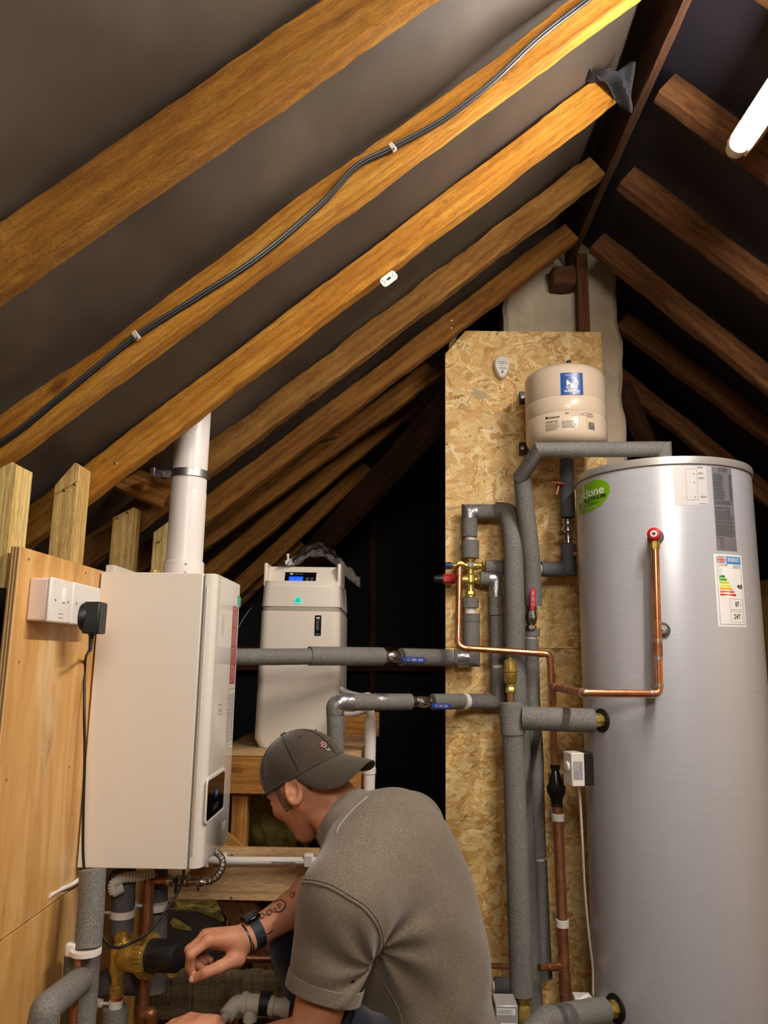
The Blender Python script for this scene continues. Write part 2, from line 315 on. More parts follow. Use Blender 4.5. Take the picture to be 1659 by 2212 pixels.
# ------------------------------------------------------------ text and prints
_tc={}
def text2d(s,bold=False):
    if (s,bold) not in _tc:
        cu=bpy.data.curves.new('t','FONT'); cu.body=s; cu.size=1; cu.resolution_u=3; cu.offset=.018 if bold else 0
        o=bpy.data.objects.new('t',cu); me=o.to_mesh(); v=np.array([x.co[:2] for x in me.vertices]).reshape(-1,2); f=[tuple(p.vertices) for p in me.polygons]
        o.to_mesh_clear(); bpy.data.objects.remove(o); bpy.data.curves.remove(cu); _tc[(s,bold)]=(v,f)
    return _tc[(s,bold)]
class Sheet:
    """print on a surface: fn(u,v,lift)->world point, u right, v up, metres"""
    def __init__(s,fn,fine=.02): s.fn=fn; s.m={}; s.fine=fine
    def mb(s,k): return s.m.setdefault(k,MB())
    def rect(s,u0,v0,u1,v1,mat,lift=.0004):
        n=max(1,int(math.ceil(abs(u1-u0)/s.fine))); vs_=[];f=[]
        for i in range(n+1):
            u=u0+(u1-u0)*i/n; vs_+=[s.fn(u,v0,lift),s.fn(u,v1,lift)]
        for i in range(n): f.append((2*i,2*i+2,2*i+3,2*i+1))
        s.mb(mat).add(vs_,f)
    def poly(s,pts,mat,lift=.0004):
        c=np.mean(pts,0); q=[]
        for i in range(len(pts)):
            p0,p1=np.array(pts[i]),np.array(pts[(i+1)%len(pts)]); k=max(1,int(np.linalg.norm(p1-p0)/s.fine)) if s.fine<.019 else 1
            q+=[p0+(p1-p0)*j/k for j in range(k)]
        n=len(q); R_=8 if s.fine<.019 else 1; vs_=[s.fn(*c,lift)]; f=[(0,i+1,(i+1)%n+1) for i in range(n)]
        for r_ in range(R_):
            t=(r_+1)/R_; vs_+=[s.fn(c[0]+(x-c[0])*t,c[1]+(y-c[1])*t,lift) for x,y in q]
            if r_: o_=1+(r_-1)*n; f+=[(o_+i,o_+n+i,o_+n+(i+1)%n,o_+(i+1)%n) for i in range(n)]
        s.mb(mat).add(vs_,f)
    def ring(s,u,v,r,t,mat,lift=.0008,a0=0,a1=360,n=24):
        vs_=[];f=[]
        for i in range(n+1):
            a=math.radians(a0+(a1-a0)*i/n); vs_+=[s.fn(u+r*math.cos(a),v+r*math.sin(a),lift),s.fn(u+(r-t)*math.cos(a),v+(r-t)*math.sin(a),lift)]
        for i in range(n): f.append((2*i,2*i+2,2*i+3,2*i+1))
        s.mb(mat).add(vs_,f)
    def text(s,t,u,v,size,mat,lift=.0008,align='l',rot=0,bold=False,sx=1,fit=None):
        p,f=text2d(t,bold)
        if len(p)==0: return
        if fit: sx=fit/(p[:,0].max()*size)
        p=p*size*np.array((sx,1)); w_=p[:,0].max()
        if align=='c': p=p-np.array((w_/2,0))
        if align=='r': p=p-np.array((w_,0))
        c,sn=math.cos(rot),math.sin(rot); s.mb(mat).add([s.fn(u+x*c-y*sn,v+x*sn+y*c,lift) for x,y in p],f)
    def frame(s,u0,v0,u1,v1,t,mat,lift=.0008):
        s.rect(u0,v0,u1,v0+t,mat,lift); s.rect(u0,v1-t,u1,v1,mat,lift); s.rect(u0,v0,u0+t,v1,mat,lift); s.rect(u1-t,v0,u1,v1,mat,lift)
    def lines(s,u0,v0,u1,v1,n,mat,lift=.0008,seed=1,fill=.45):
        r=random.Random(seed); p=(v1-v0)/n
        for i in range(n):
            v=v1-(i+.7)*p; u=u0; end=u1-(u1-u0)*r.random()*.25
            while u<end:
                l=min((u1-u0)*r.uniform(.04,.14),end-u); s.rect(u,v,u+l,v+p*fill,mat,lift); u+=l+(u1-u0)*.02
    def build(s,name,parent,names=None,**k):
        out=[]
        for i,(m,b) in enumerate(s.m.items()):
            out.append(obj(name if i==0 else 'print',b,m,parent if i==0 else (out[0] if parent is not None and parent.parent is None else parent),smooth=False,kind='stuff' if i else None,**(k if i==0 else {})))
        return out
def plane_fn(o,u,v,n):
    o=np.array(o,float);u=nrm(u);v=nrm(v);n=nrm(n); return lambda a,b,l: o+u*a+v*b+n*l
ZUP=V(0,0,1)
exec_parts=[]
# ============================================================ THE ROOM SHELL
FLZ=-1.45; SL=.84; SR=-.87; RX,RZ=.675,1.555      # underside of the rafters meets near (RX,RZ)
YA,YB=-1.1,4.35
def slab(name,pts,thick,nvec,mat,nu=1,nv=1,disp=0,kind='structure',parent=None,**k):
    """bilinear sheet between four corners with thickness"""
    p=[np.array(q,float) for q in pts]; nn=nrm(nvec); m=MB(); vs_=[];r=np.random.default_rng(3)
    for s_ in (0,thick):
        for i in range(nu+1):
            for j in range(nv+1):
                a,b=i/nu,j/nv; q=p[0]*(1-a)*(1-b)+p[1]*a*(1-b)+p[2]*a*b+p[3]*(1-a)*b
                d=disp*(math.sin(a*31+b*5)*math.sin(b*17+a*3)+.6*math.sin(a*57+b*23)*math.sin(b*41)) if disp else 0
                vs_.append(q+nn*(s_+d))
    f=[];N=(nu+1)*(nv+1); I=lambda i,j:i*(nv+1)+j
    for i in range(nu):
        for j in range(nv):
            f.append((I(i,j),I(i+1,j),I(i+1,j+1),I(i,j+1))); f.append((N+I(i,j),N+I(i,j+1),N+I(i+1,j+1),N+I(i+1,j)))
    for i in range(nu): f.append((I(i,0),N+I(i,0),N+I(i+1,0),I(i+1,0))); f.append((I(i,nv),I(i+1,nv),N+I(i+1,nv),N+I(i,nv)))
    for j in range(nv): f.append((I(0,j),I(0,j+1),N+I(0,j+1),N+I(0,j))); f.append((I(nu,j),N+I(nu,j),N+I(nu,j+1),I(nu,j+1)))
    m.add(vs_,f); return obj(name,m,mat,parent,kind=kind,**k)
up=.118
def lz(x): return RZ+SL*(x-RX)+up
def rz(x): return RZ+SR*(x-RX)+up
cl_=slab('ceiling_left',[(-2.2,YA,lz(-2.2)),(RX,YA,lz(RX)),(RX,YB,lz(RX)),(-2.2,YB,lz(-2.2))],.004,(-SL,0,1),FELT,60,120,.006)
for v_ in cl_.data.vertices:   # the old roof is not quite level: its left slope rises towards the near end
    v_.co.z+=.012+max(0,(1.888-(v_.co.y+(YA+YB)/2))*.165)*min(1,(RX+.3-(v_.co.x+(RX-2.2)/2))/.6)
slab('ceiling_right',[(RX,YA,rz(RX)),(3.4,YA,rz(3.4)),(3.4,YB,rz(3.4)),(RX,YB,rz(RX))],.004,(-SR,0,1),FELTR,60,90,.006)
slab('floor',[(-2.3,YA,FLZ),(3.4,YA,FLZ),(3.4,YB,FLZ),(-2.3,YB,FLZ)],-.02,(0,0,1),W_DARK)
slab('wall_front',[(-2.2,YA,FLZ),(3.4,YA,FLZ),(3.4,YA,1.8),(-2.2,YA,1.8)],.01,(0,-1,0),plain('gable_boards','8A6A44',.8))
wb=root('wall_back',None,None,(0,YB,0),kind='structure')
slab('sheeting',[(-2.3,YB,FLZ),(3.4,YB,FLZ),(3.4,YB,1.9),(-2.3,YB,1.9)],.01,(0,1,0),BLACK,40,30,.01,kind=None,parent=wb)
beam('stud',at(805,1560,YB-.03),at(805,1040,YB-.03),.034,.03,W_DARK,wb,h_dir=(0,1,0),w_dir=(1,0,0))
beam('rail',at(500,1424,YB-.06)-V(.5,0,0),at(1010,1424,YB-.06),.05,.13,W_DARK,wb)
slab('wall_right',[(2.05,YA,FLZ),(2.05,YB,FLZ),(2.05,YB,.45),(2.05,YA,.45)],.02,(1,0,0),PLY)
# ------------------------------------------------------------ rafters: (far lower edge at Y, two pixels on it)
LR=[(1.166,(0,665),(955,0),.124,W_OR2,.0009,'rough orange rafter nearest the camera, highest across the dark felt',(-1.05,.70)),
 (1.529,(0,1025),(1385,0),.100,W_OR,.0008,'warm orange rafter with black cables clipped along its side',(-1.02,.64)),
 (1.888,(200,1088),(1330,225),.100,W_OR,.0007,'orange rafter with the white plastic plate, in front of the flue top',(-.95,.62)),
 (2.25,(451,1038),(1283,405),.100,W_SCAR,.0014,'scarred brown rafter just behind the top of the white flue',(-1.0,.655)),
 (2.61,(443,1142),(1013,706),.100,W_OLDL,.001,'rafter ending above the notched corner of the strand board',(-1.05,.655)),
 (2.97,(441,1194),(806,926),.100,W_OLDL,.001,'rafter with the bent nail, second below the scarred brown one',(-1.1,.20)),
 (3.30,(483,1241),(840,941),.100,W_OLDL,.001,'shadowed jack rafter beneath the one with the bent nail',(-1.15,.12)),
 (3.65,(519,1290),(796,1028),.100,W_OLDL,.001,'short jack rafter with a visible cut end in the dark far corner',(-1.2,-.115)),
 (3.98,(430,1400),(654,1184),.100,W_OLDL,.001,'lowest far jack rafter behind the polythene bag',(-1.4,-.47))]
rafters=[]
for i,(Y,a,b,hz,mt,ro,lab,(x0,x1)) in enumerate(LR):
    A,B=at(*a,Y),at(*b,Y); s=(B[2]-A[2])/(B[0]-A[0]); f=lambda x:V(x,Y-.0225,A[2]+s*(x-A[0]))
    hd=hz*math.cos(math.atan(s)); nv=V(-s,0,1)/math.hypot(s,1)
    wave=None
    if i==1: wave=lambda t:(.0006*math.sin(t*31),.004*math.sin(t*15)+.002*math.sin(t*37+1))
    if i==0: wave=lambda t:(.0012*math.sin(t*23),.002*math.sin(t*15))
    if i==3: wave=lambda t:(.0012*math.sin(t*33),.002*math.sin(t*47))
    if i in(2,4,5,6): wave=lambda t:(.0015*math.sin(t*37+i),.0015*math.sin(t*29))
    rafters.append(beam('rafter',f(x0)+nv*hd/2,f(x1)+nv*hd/2,.045,hd,mt,rough=ro,n=70,wave=wave,seed=i,label=lab,cat='rafter',group='left rafters'))
RR=[(1.529,(1623,0),(1659,26),'right hand rafter crossing the top right corner above the light',(.70,2.0),W_OLD),
 (1.888,(1400,215),(1659,405),'right hand rafter carrying the far end of the lit batten',(.70,2.0),W_OLD),
 (2.25,(1315,400),(1659,661),'right hand rafter second below the lit batten',(.70,2.0),W_OLD),
 (2.61,(1252,530),(1659,859),'right hand rafter meeting the short post above the strand board',(.70,2.0),W_OLD),
 (2.97,(1345,727),(1659,965),'right hand rafter starting behind the right edge of the painted chimney',(.89,2.0),W_OLD),
 (3.33,(1345,851),(1503,977),'right hand rafter ending behind the silver cylinder lid',(.90,2.0),W_OLD),
 (3.70,(1638,1129),(1659,1147),'dark right hand rafter seen low behind the cylinder edge',(.96,2.0),W_DARK)]
for i,(Y,a,b,lab,(x0,x1),mt) in enumerate(RR):
    A,B=at(*a,Y),at(*b,Y); s=(B[2]-A[2])/(B[0]-A[0]); 
    if i in(0,6): s=-.86
    f=lambda x:V(x,Y-.0225,A[2]+s*(x-A[0])); hd=.1*math.cos(math.atan(s)); nv=V(-s,0,1)/math.hypot(s,1)
    beam('rafter',f(x0)+nv*hd/2,f(x1)+nv*hd/2,.045,hd,mt,rough=.0009,n=60,wave=lambda t:(.002*math.sin(t*31+i),.002*math.sin(t*23)),seed=20+i,label=lab,cat='rafter',group='right rafters')
beam('ridge_board',V(.672,-1.0,1.60),V(.672,2.80,1.60),.024,.15,W_DARK,w_dir=(1,0,0),label='dark ridge board running back along the apex of the roof',cat='ridge board',rough=.0008,n=60)
beam('valley_rafter',at(1012,826,2.9),at(640,1235,4.1),.05,.13,W_DARK,rough=.001,n=30,label='steep dark diagonal rafter the far jack rafters run into',cat='rafter')
beam('hip_rafter',at(1345,838,3.0),at(1420,1010,3.3),.05,.10,W_DARK,label='steep short rafter beside the chimney above the cylinder',cat='rafter',rough=.001,n=10)
beam('brace',at(1338,690,3.02),at(1392,650,3.02),.045,.07,W_DARK,label='small dark brace at the right edge of the chimney',cat='brace')
# torn felt hanging at the ridge
m=MB(); vs_=[];f=[]
o0=at(1290,170,1.76); n=14
for i in range(n+1):
    for j in range(n+1):
        a,b=i/n,j/n; p=at(1262+108*a-8*b,148+95*b*a*a+14*b+6*math.sin(a*5),1.80+.03*b); p[2]+=.006*math.sin(a*9+b*4); p[1]+=.012*math.sin(a*11-b*7); vs_.append(p)
for i in range(n):
    for j in range(n): f.append((i*(n+1)+j,i*(n+1)+j+1,(i+1)*(n+1)+j+1,(i+1)*(n+1)+j))
m.add(vs_,f); o=obj('felt_flap',m,plain('felt_scrap','232227',.9),label='torn scrap of dark felt hanging at the ridge',cat='felt'); s=o.modifiers.new('t','SOLIDIFY'); s.thickness=.002
# bits of hardware on rafters
def nail(px,py,Y,r=.0035,mat=STEEL,lab=None):
    return MB().lathe(at(px,py,Y),(0,-1,0),[(-.004,r),(.0005,r),(.0012,r*.5)],12)
for (px,py,ri,k) in((975,692,4,0),(975,708,4,1),(250,1001,2,2)):
    obj('screw_head',nail(px,py,LR[ri][0]-.0455),STEEL,rafters[ri]) 
q=at(726,944,2.92); obj('bent_nail',MB().tube([q,q+V(-.035,-.012,-.015),q+V(-.07,-.014,-.012)][::1],.0035,8),plain('rust','4A2A18',.8),label='bent rusty nail sticking out of a shadowed rafter',cat='nail')
# white plastic plate on rafter 3
Yp=1.888-.047; c=at(840,603,Yp); ud=nrm(V(1,0,.84)); vd=V(-ud[2],0,ud[0])
pl=root('cable_plate','white plastic cable plate with a slot, fixed low on an orange rafter','plate',c)
pts=[(-.024,-.006),(-.021,-.012),(-.012,-.013),(.016,-.013),(.023,-.008),(.024,.006),(.021,.012),(.012,.013),(-.016,.013),(-.023,.008)]
fnp=lambda x,y,z:c+ud*x+vd*y+V(0,-1,0)*z
obj('plate',MB().prism(pts,0,.003,fnp),PLW,pl,smooth=False)
sh=Sheet(lambda a,b,l:fnp(a,b,.003+l)); sh.rect(-.006,-.003,.006,.003,INK)
for e in(-1,1): sh.rect(e*.017-.003,-.006,e*.017+.003,-.0045,INKG); sh.rect(e*.017-.003,.0045,e*.017+.003,.006,INKG); sh.ring(e*.0135,0,.0022,.001,INKG)
sh.build('slot',pl)
# cables clipped to rafter 2
Yc_=1.529-.045
cpts=[(-40,985),(40,935),(150,845),(290,733),(420,650),(560,560),(690,450),(770,365),(847,325),(960,262),(1060,185),(1160,90),(1260,10),(1330,-45)]
for k in range(2):
    ofs=V(.0,0,.0075*k) ; P=[at(x,y,Yc_-.006-.001*k)+ofs-V(0,.003 if 4<i_<12 else 0,0) for i_,(x,y) in enumerate(cpts)]
    obj('cable',MB().tube(spline(P,8),.0042,10),[plain('cable_black','171718',.4),plain('cable_grey','343436',.35)][k],label=['black lower cable of the pair clipped along the orange rafter','dark grey upper cable of the pair clipped along the orange rafter'][k],cat='cable')
for (px,py,lab) in((295,730,'grey plastic cable clip, left one on the orange rafter'),(847,324,'grey plastic cable clip, right one near mid rafter')):
    c=at(px,py,Yc_-.006); r=root('cable_clip',lab,'cable clip',c)
    B=np.array([nrm(V(1,0,.75)),V(0,1,0),nrm(V(-.75,0,1))]).T
    obj('saddle',MB().box(c+V(0,-.004,.003),(.012,.011,.02),B),plain('clip_grey','B9B1A2',.5),r,bevel=.002)
    obj('nail_head',MB().lathe(c+V(.004,-.0095,-.004),(0,-1,0),[(0,.0025),(.0015,.0025)],10),STEEL,r)
# ------------------------------------------------------------ lit batten on the right slope
bt=root('batten_light','lit fluorescent batten fixed under the right hand rafters','light',(.85,1.2,1.25))
def tl(px,py): # point on the right slope hung just below the rafters
    d=ray(px,py); k=(1.507-.115+.86*.677)/(d[2]+.86*d[0]); return d*k
e0=tl(1592,318); bx,bz=e0[0],e0[2]; Y1=e0[1]
nr=nrm(V(.86,0,1)); tu=nrm(V(1,0,-.86))
def bfn(y): return V(bx,y,bz)
obj('channel',MB().box(bfn(Y1+.02-.62)+nr*.046,(.062,1.24,.076),np.array([tu,V(0,1,0),nr]).T),plain('batten_body','D8B48C',.5),bt,bevel=.003)
obj('tube',MB().tube([bfn(Y1-1.25),bfn(Y1)],.0225,24),LAMP,bt)
obj('end_cap',MB().lathe(bfn(Y1),(0,1,0),[(-.012,.0235),(.006,.025),(.014,.022),(.018,.012)],24),plain('diffuser_end','E9E2C4',.35),bt)
obj('lamp_holder',MB().box(bfn(Y1-.006)+nr*.022,(.03,.03,.02),np.array([tu,V(0,1,0),nr]).T),PLW,bt,bevel=.002)
# ============================================================ LEFT WALL
wl=root('wall_left',None,None,(-.73,1.6,FLZ),kind='structure')
XP=-.715
def xb(name,Ya,Yb_,za,zb,x0,x1,mat,parent,**k):
    """box spanning X x0..x1 with grain along z"""
    c=V((x0+x1)/2,(Ya+Yb_)/2,(za+zb)/2); 
    return obj(name,MB().box(c,(x1-x0,Yb_-Ya,zb-za)),mat,parent,**k)
zt=atX(205,1228,XP)[2]; ze=atX(45,1178,XP)
Yn=ze[1]; zs=atX(100,1962,XP)[2]
PE=wood('ply_edge','7E5A33','B78D55','D9BC8A',.6,3)
xb('panel',Yn,1.92,zs+.0015,zt,XP-.018,XP,PLY,wl,bevel=.001)
xb('panel',Yn-.25,2.75,FLZ,zs-.0015,XP-.018,XP-.001,PLY,wl,bevel=.001)
for k in range(6): # plies showing on the cut edge
    x=XP-.0165+.003*k; xb('ply_layer',Yn-.0012,Yn,zs+.002,zt-.001,x-.0009,x+.0009,plain('ply_layer%d'%k,['8A6236','D8B988'][k%2],.8),wl)
# back lining behind the studs, dark
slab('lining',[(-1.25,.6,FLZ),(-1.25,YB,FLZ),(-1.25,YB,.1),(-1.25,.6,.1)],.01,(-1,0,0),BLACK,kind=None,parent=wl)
def stud(name,pxc,pyt,Y,wd,th,ztop,zbot,mat,cut=0,lab=None):
    c=at(pxc,pyt,Y); 
    return beam(name,V(c[0],Y,zbot),V(c[0],Y,ztop),wd,th,mat,wl,h_dir=(0,1,0),w_dir=(1,0,0),n=30,rough=.0004)
def studcut(px0,px1,pytl,pytr,Y,th,zbot,mat,clipc=.012):
    """upright with a slanting sawn top: left and right pixel columns, top pixels"""
    a=at(px0,pytl,Y); b=at(px1,pytr,Y); m=MB(); x0,x1=a[0],b[0]; vs_=[]
    for y in(Y,Y+th): vs_+=[(x0,y,zbot),(x1,y,zbot),(x1,y,b[2]),(x1-clipc,y,b[2]+clipc*.5),(x0,y,a[2])]
    f=[(0,1,2,3,4),(9,8,7,6,5)]+[(i,5+i,5+(i+1)%5,(i+1)%5) for i in range(5)]
    m.add(vs_,f); B=np.array([V(0,0,1),V(1,0,0),V(0,1,0)]).T
    return obj('stud',m,mat,wl,basis=B,bevel=.0015,smooth=False)
W_NEW=wood('wood_stud_new','D2AE62','E6C980','F0DA9C',.3,1.4)
studcut(-70,37,1050,1004,1.464,.068,.12,W_NEW)
studcut(118,172,1048,1004,1.755,.07,.15,W_STUD)
studcut(243,297,1118,1100,2.14,.032,.15,W_STUD)
studcut(331,374,1150,1128,2.49,.05,.15,W_NEW)
for (px,py,Y) in((140,1058,1.753),(163,1045,1.753),(256,1118,2.138),(278,1106,2.138),(345,1170,2.488)):
    c=at(px,py,Y); obj('fixing_screw',MB().lathe(c,(0,-1,0),[(-.004,.0035),(.001,.0035),(.002,.001)],10).tube([c+V(.006,-.001,.006),c+V(-.002,-.008,.0)],.002,6),BRASS,wl)
for (px,py) in((62,1208),(185,1237),(41,1430),(168,1425),(14,1684),(149,1657)):
    c=atX(px,py,XP); obj('panel_screw',MB().lathe(c,(1,0,0),[(-.003,.0032),(.0004,.0032),(.0006,.001)],10),COPPERD,wl)
# cross brace carrying the flue bracket
beam('noggin',at(262,1030,2.12),at(362,1072,2.16),.045,.075,W_SHELF,h_dir=(0,0,1),label='short timber piece behind the flue carrying its bracket',cat='timber',n=8,rough=.0005)
beam('noggin',at(488,880,2.3),at(518,893,2.45),.045,.05,W_SHELF,label='short timber end showing between rafters above the flue',cat='timber')
# pale edge board behind the boiler
bb=root('backing_board','pale backing board edge running down behind the boiler','board',(-.70,2.0,-.2))
zb0=atX(140,1975,-.70)[2]; xb('board',1.885,2.31,zb0,.215,XP+.001,-.693,plain('melamine','D5C9BC',.45),bb,bevel=.001)
sh=Sheet(lambda a,b,l:V(-.693+l,2.0+a,b)); 
cabs=[]
for k,(col,dx) in enumerate((('C9C7CB',0),('5E5560',.004),('B6AEB6',.008))):
    P=[at(200-dx*900,1262,1.876),at(190,1450,1.874),at(188-dx*600,1560,1.873),at(176+dx*300,1700,1.873),at(172-dx*200,1820,1.873),at(180,1885,1.90)]
    obj('wire',MB().tube(spline(P,6),.0022,8),plain('wire%d'%k,col,.4),label=['pale wire down the left side of the boiler','dark purple wire down the left side of the boiler','lilac grey wire down the left side of the boiler'][k],cat='wire')
P=[at(188,1885,1.88),at(160,1908,1.83),at(130,1922,1.78),at(106,1936,atX(106,1936,XP)[1])]
obj('white_cable',MB().tube(spline(P,6),.0048,12),PLW,label='white cable leaving the plywood below the boiler corner',cat='cable')
# switch and socket boxes on the ply
def gang(pxs,name,lab):
    a=atX(pxs[0],pxs[2],XP); b=atX(pxs[1],pxs[3],XP); return a,b
def wallbox(Ya,Yb_,za,zb,name,lab,dep=.040):
    r=root(name,lab,'switch' if 'switch' in name else 'socket',(XP,(Ya+Yb_)/2,(za+zb)/2))
    obj('back_box',MB().box((XP+dep*.42,(Ya+Yb_)/2,(za+zb)/2),(dep*.84,Yb_-Ya-.004,zb-za-.004)),plain('box_white_'+name,'E8D3C8',.4),r,bevel=.004)
    obj('faceplate',MB().box((XP+dep*.92,(Ya+Yb_)/2,(za+zb)/2),(dep*.18,Yb_-Ya,zb-za)),PLW,r,bevel=.004); return r
s1=atX(86,1252,XP); zA=s1[2]-.004; DB=.045
# faceplate front edges at X=XP+DB
fa=atX(112,1257,XP+DB); fb=atX(152,1345,XP+DB); fc=atX(212,1350,XP+DB)
z1=.146; z0=z1-.088
ws=wallbox(fa[1],fb[1]-.001,z0,z1,'fused_switch','white fused switch box, left of the socket on the plywood',DB)
ym=(fa[1]+fb[1])/2; zc=(z0+z1)/2; XF=XP+DB+.0004
obj('rocker',MB().box((XF,ym+.008,zc+.012),(.006,.014,.03)),WHT,ws,bevel=.002)
sh=Sheet(lambda a,b,l:V(XF+l,ym+a,zc+b)); sh.rect(-.012,-.026,.012,-.025,INKG); sh.rect(-.012,-.034,.012,-.033,INKG); sh.rect(-.012,-.018,-.0,-.0175,INKG)
for e in(-1,1): sh.ring(e*.03,0,.0025,.0025,INKG)
sh.build('fuse_carrier_print',ws)[0]['kind']='stuff'
ss=wallbox(fb[1]+.001,fc[1],z0,z1,'wall_socket','white single socket box holding the black plug adapter',DB)
sh=Sheet(lambda a,b,l:V(XF+l,fb[1]+.02+a,zc+b)); sh.ring(0,0,.0025,.0025,INKG); sh.build('socket_screw',ss)
# black adapter and its flex
ad=root('plug_adapter','black plug adapter with a ribbed cord pushed into the socket','adapter',at(190,1330,1.84))
ac=V(XP+DB+.028,(fb[1]+fc[1])/2-.014,z0+.018)
q0=atX(168,1290,XP+DB+.005);
obj('plug_body',MB().box((XP+DB+.026,ac[1],ac[2]-.002),(.036,.046,.068)),PLK,ad,bevel=.004)
obj('plug_base',MB().lathe((XP+DB+.001,ac[1],ac[2]),(1,0,0),[(0,.030),(.008,.029),(.014,.024)],24),PLK,ad)
cb=V(XP+DB+.024,ac[1]-.005,ac[2]-.036); gl=[(0,.008)]
for k in range(7): gl+=[(.004+.005*k,.0065-.0004*k),(.0065+.005*k,.0048-.0003*k)]
obj('strain_relief',MB().lathe(cb,(0,0,-1),gl,14),PLK,ad)
P=[cb+V(0,0,-.03),at(184,1430,1.80),at(182,1530,1.79),at(183,1640,1.79),at(180,1750,1.79),at(181,1870,1.79),at(200,1960,1.78),at(215,2010,1.77),at(235,2040,1.76),at(256,2047,1.75),at(280,2038,1.76),at(312,2022,1.80),at(345,1985,1.84),at(380,1935,1.87),at(394,1905,1.89),at(398,1870,1.91)]
obj('power_flex',MB().tube(spline(P,7),.0032,10),PLK,label='thin black flex looping from the adapter under the boiler',cat='cable')
# ============================================================ BOILER
X0,XF1,XF2,Ya,Yz=-.711,-.462,-.428,1.85,2.15; bt_,bb_=.194,-.478
bo=root('boiler','white wall boiler with a dark display on its narrow door','boiler',(-.6,2.05,bb_))
obj('casing',MB().box(((X0+XF1)/2,(Ya+Yz)/2,(bt_+bb_)/2),(XF1-X0,Yz-Ya,bt_-bb_)),ENAM,bo,bevel=.002)
m=MB()
def door_profile(Y0,Y1_,z0,z1,x0,x1,r=.022,n=6):
    # rounded near/far edges, swept vertically, slanted bottom corner
    p=[(x0,Y0)]
    for k in range(n+1): a=math.pi/2*k/n; p.append((x1-r+r*math.sin(a),Y0+r-r*math.cos(a)))
    for k in range(n+1): a=math.pi/2*k/n; p.append((x1-r+r*math.cos(a),Y1_-r+r*math.sin(a)))
    p.append((x0,Y1_)); return p
dp=door_profile(Ya+.0,Yz,bb_,bt_,XF1+.0045,-.428+.0)
m.prism(dp,bb_+.001,bt_-.001,lambda x,y,z:V(x,y,z)); obj('door',m,ENAMG,bo,ang=30,bevel=.002)
obj('door_groove',MB().box((XF1+.0025,(Ya+Yz)/2+.004,(bt_+bb_)/2),(.006,Yz-Ya-.008,bt_-bb_-.006)),plain('groove_shadow_gasket','8E9296',.6),bo)
# finger recess strip on the near lip of the door
obj('grip_strip',MB().box((XF1+.011,Ya-.0005,(bt_+bb_)/2-.0),(.005,.004,bt_-bb_-.06)),plain('grip_grey','CFC8C0',.4),bo,bevel=.0015)
# display and labels on the door face (faces +X): u runs into depth, v up
dfn=lambda a,b,l:V(-.428+l,a,b)
ds=root if False else None
m=MB()
def rr(cx,cy,w_,h_,r,n=5):
    p=[]
    for (sx,sy,a0) in((1,1,0),(-1,1,90),(-1,-1,180),(1,-1,270)):
        for k in range(n+1): a=math.radians(a0+90*k/n); p.append((cx+sx*(w_/2-r)+r*math.cos(a),cy+sy*(h_/2-r)+r*math.sin(a)))
    return p
def doorpt(px,py): return atX(px,py,-.427)
dA,dB=doorpt(449,1690),doorpt(479,1760)
cy_=(dA[1]+dB[1])/2; wd_=(dB[1]-dA[1]); zt_,zb_=doorpt(449,1690)[2],doorpt(449,1768)[2]; zc_=(zt_+zb_)/2; hh=zt_-zb_
m.prism(rr(cy_,zc_,wd_+.02,hh+.02,.014),0,.003,lambda x,y,z:V(-.4285+z,x,y)); fr=obj('display_bezel',m,plain('bezel_white','F4F1EA',.2),bo)
m=MB().prism(rr(cy_,zc_,wd_+.006,hh+.006,.010),0,.0036,lambda x,y,z:V(-.4285+z,x,y)); sc_=obj('display_glass',m,PLKG,fr)
sh=Sheet(lambda a,b,l:V(-.4247+l,a,b)); SCRN=plain('lcd_glow','7FA0D8',.4,emit=.5); GREYP=plain('print_grey','8D8D92',.5)
sh.rect(cy_-.012,zc_-.004,cy_+.014,zc_+.018,plain('lcd_dark_blue','203A7A',.3,emit=.0)); sh.text('20.5',cy_-.011,zc_+.002,.011,SCRN,.0006)
for k in range(4): sh.frame(cy_-.03+.014*k,zc_-hh/2+.012,cy_-.019+.014*k,zc_-hh/2+.022,.0007,GREYP)
sh.build('screen',fr)
# red warning strip and teal leaf at the door's far edge
sh=Sheet(dfn); TEAL=plain('print_teal','27BFA0',.4); REDL=plain('label_red','A83038',.4)
q=doorpt(508,1310),doorpt(497,1478); ya,yb2=doorpt(500,1400)[1],doorpt(514,1400)[1]
sh.rect(yb2-.085,q[1][2],yb2-.02,q[0][2],REDL)
for b0 in range(4):
    for a0 in range(2):
        zz=q[0][2]-.012-b0*.048; sh.lines(yb2-.082+a0*.03,zz-.042,yb2-.055+a0*.03,zz,9,WHT,seed=b0*3+a0,fill=.22)
sh.text('WARNING',yb2-.082,q[0][2]-.009,.008,WHT); sh.text('CAUTION',yb2-.082,zz-.004,.008,WHT)
sh.poly([(yb2-.02,q[0][2]+.004),(yb2+.01,q[0][2]+.002),(yb2+.01,q[0][2]+.03),(yb2-.035,q[0][2]+.032)],TEAL)
zz=doorpt(490,1490)[2]; LBL=plain('label_clear','D9D3CA',.2); sh.rect(yb2-.09,doorpt(490,1612)[2],yb2-.012,zz,LBL,.0003)
sh.frame(yb2-.09,doorpt(490,1612)[2],yb2-.012,zz,.0006,INKG); sh.lines(yb2-.085,doorpt(490,1605)[2],yb2-.055,zz-.012,22,INKG,seed=5,fill=.3); sh.lines(yb2-.05,doorpt(490,1605)[2],yb2-.018,zz-.012,22,INKG,seed=8,fill=.35)
qd=doorpt(476,1532); sh.frame(qd[1]-.02,qd[2]-.012,qd[1]+.02,qd[2]+.012,.001,INKG); sh.text('A',qd[1]-.012,qd[2]-.006,.014,INKG); sh.text('25%',qd[1],qd[2]-.006,.009,INKG)
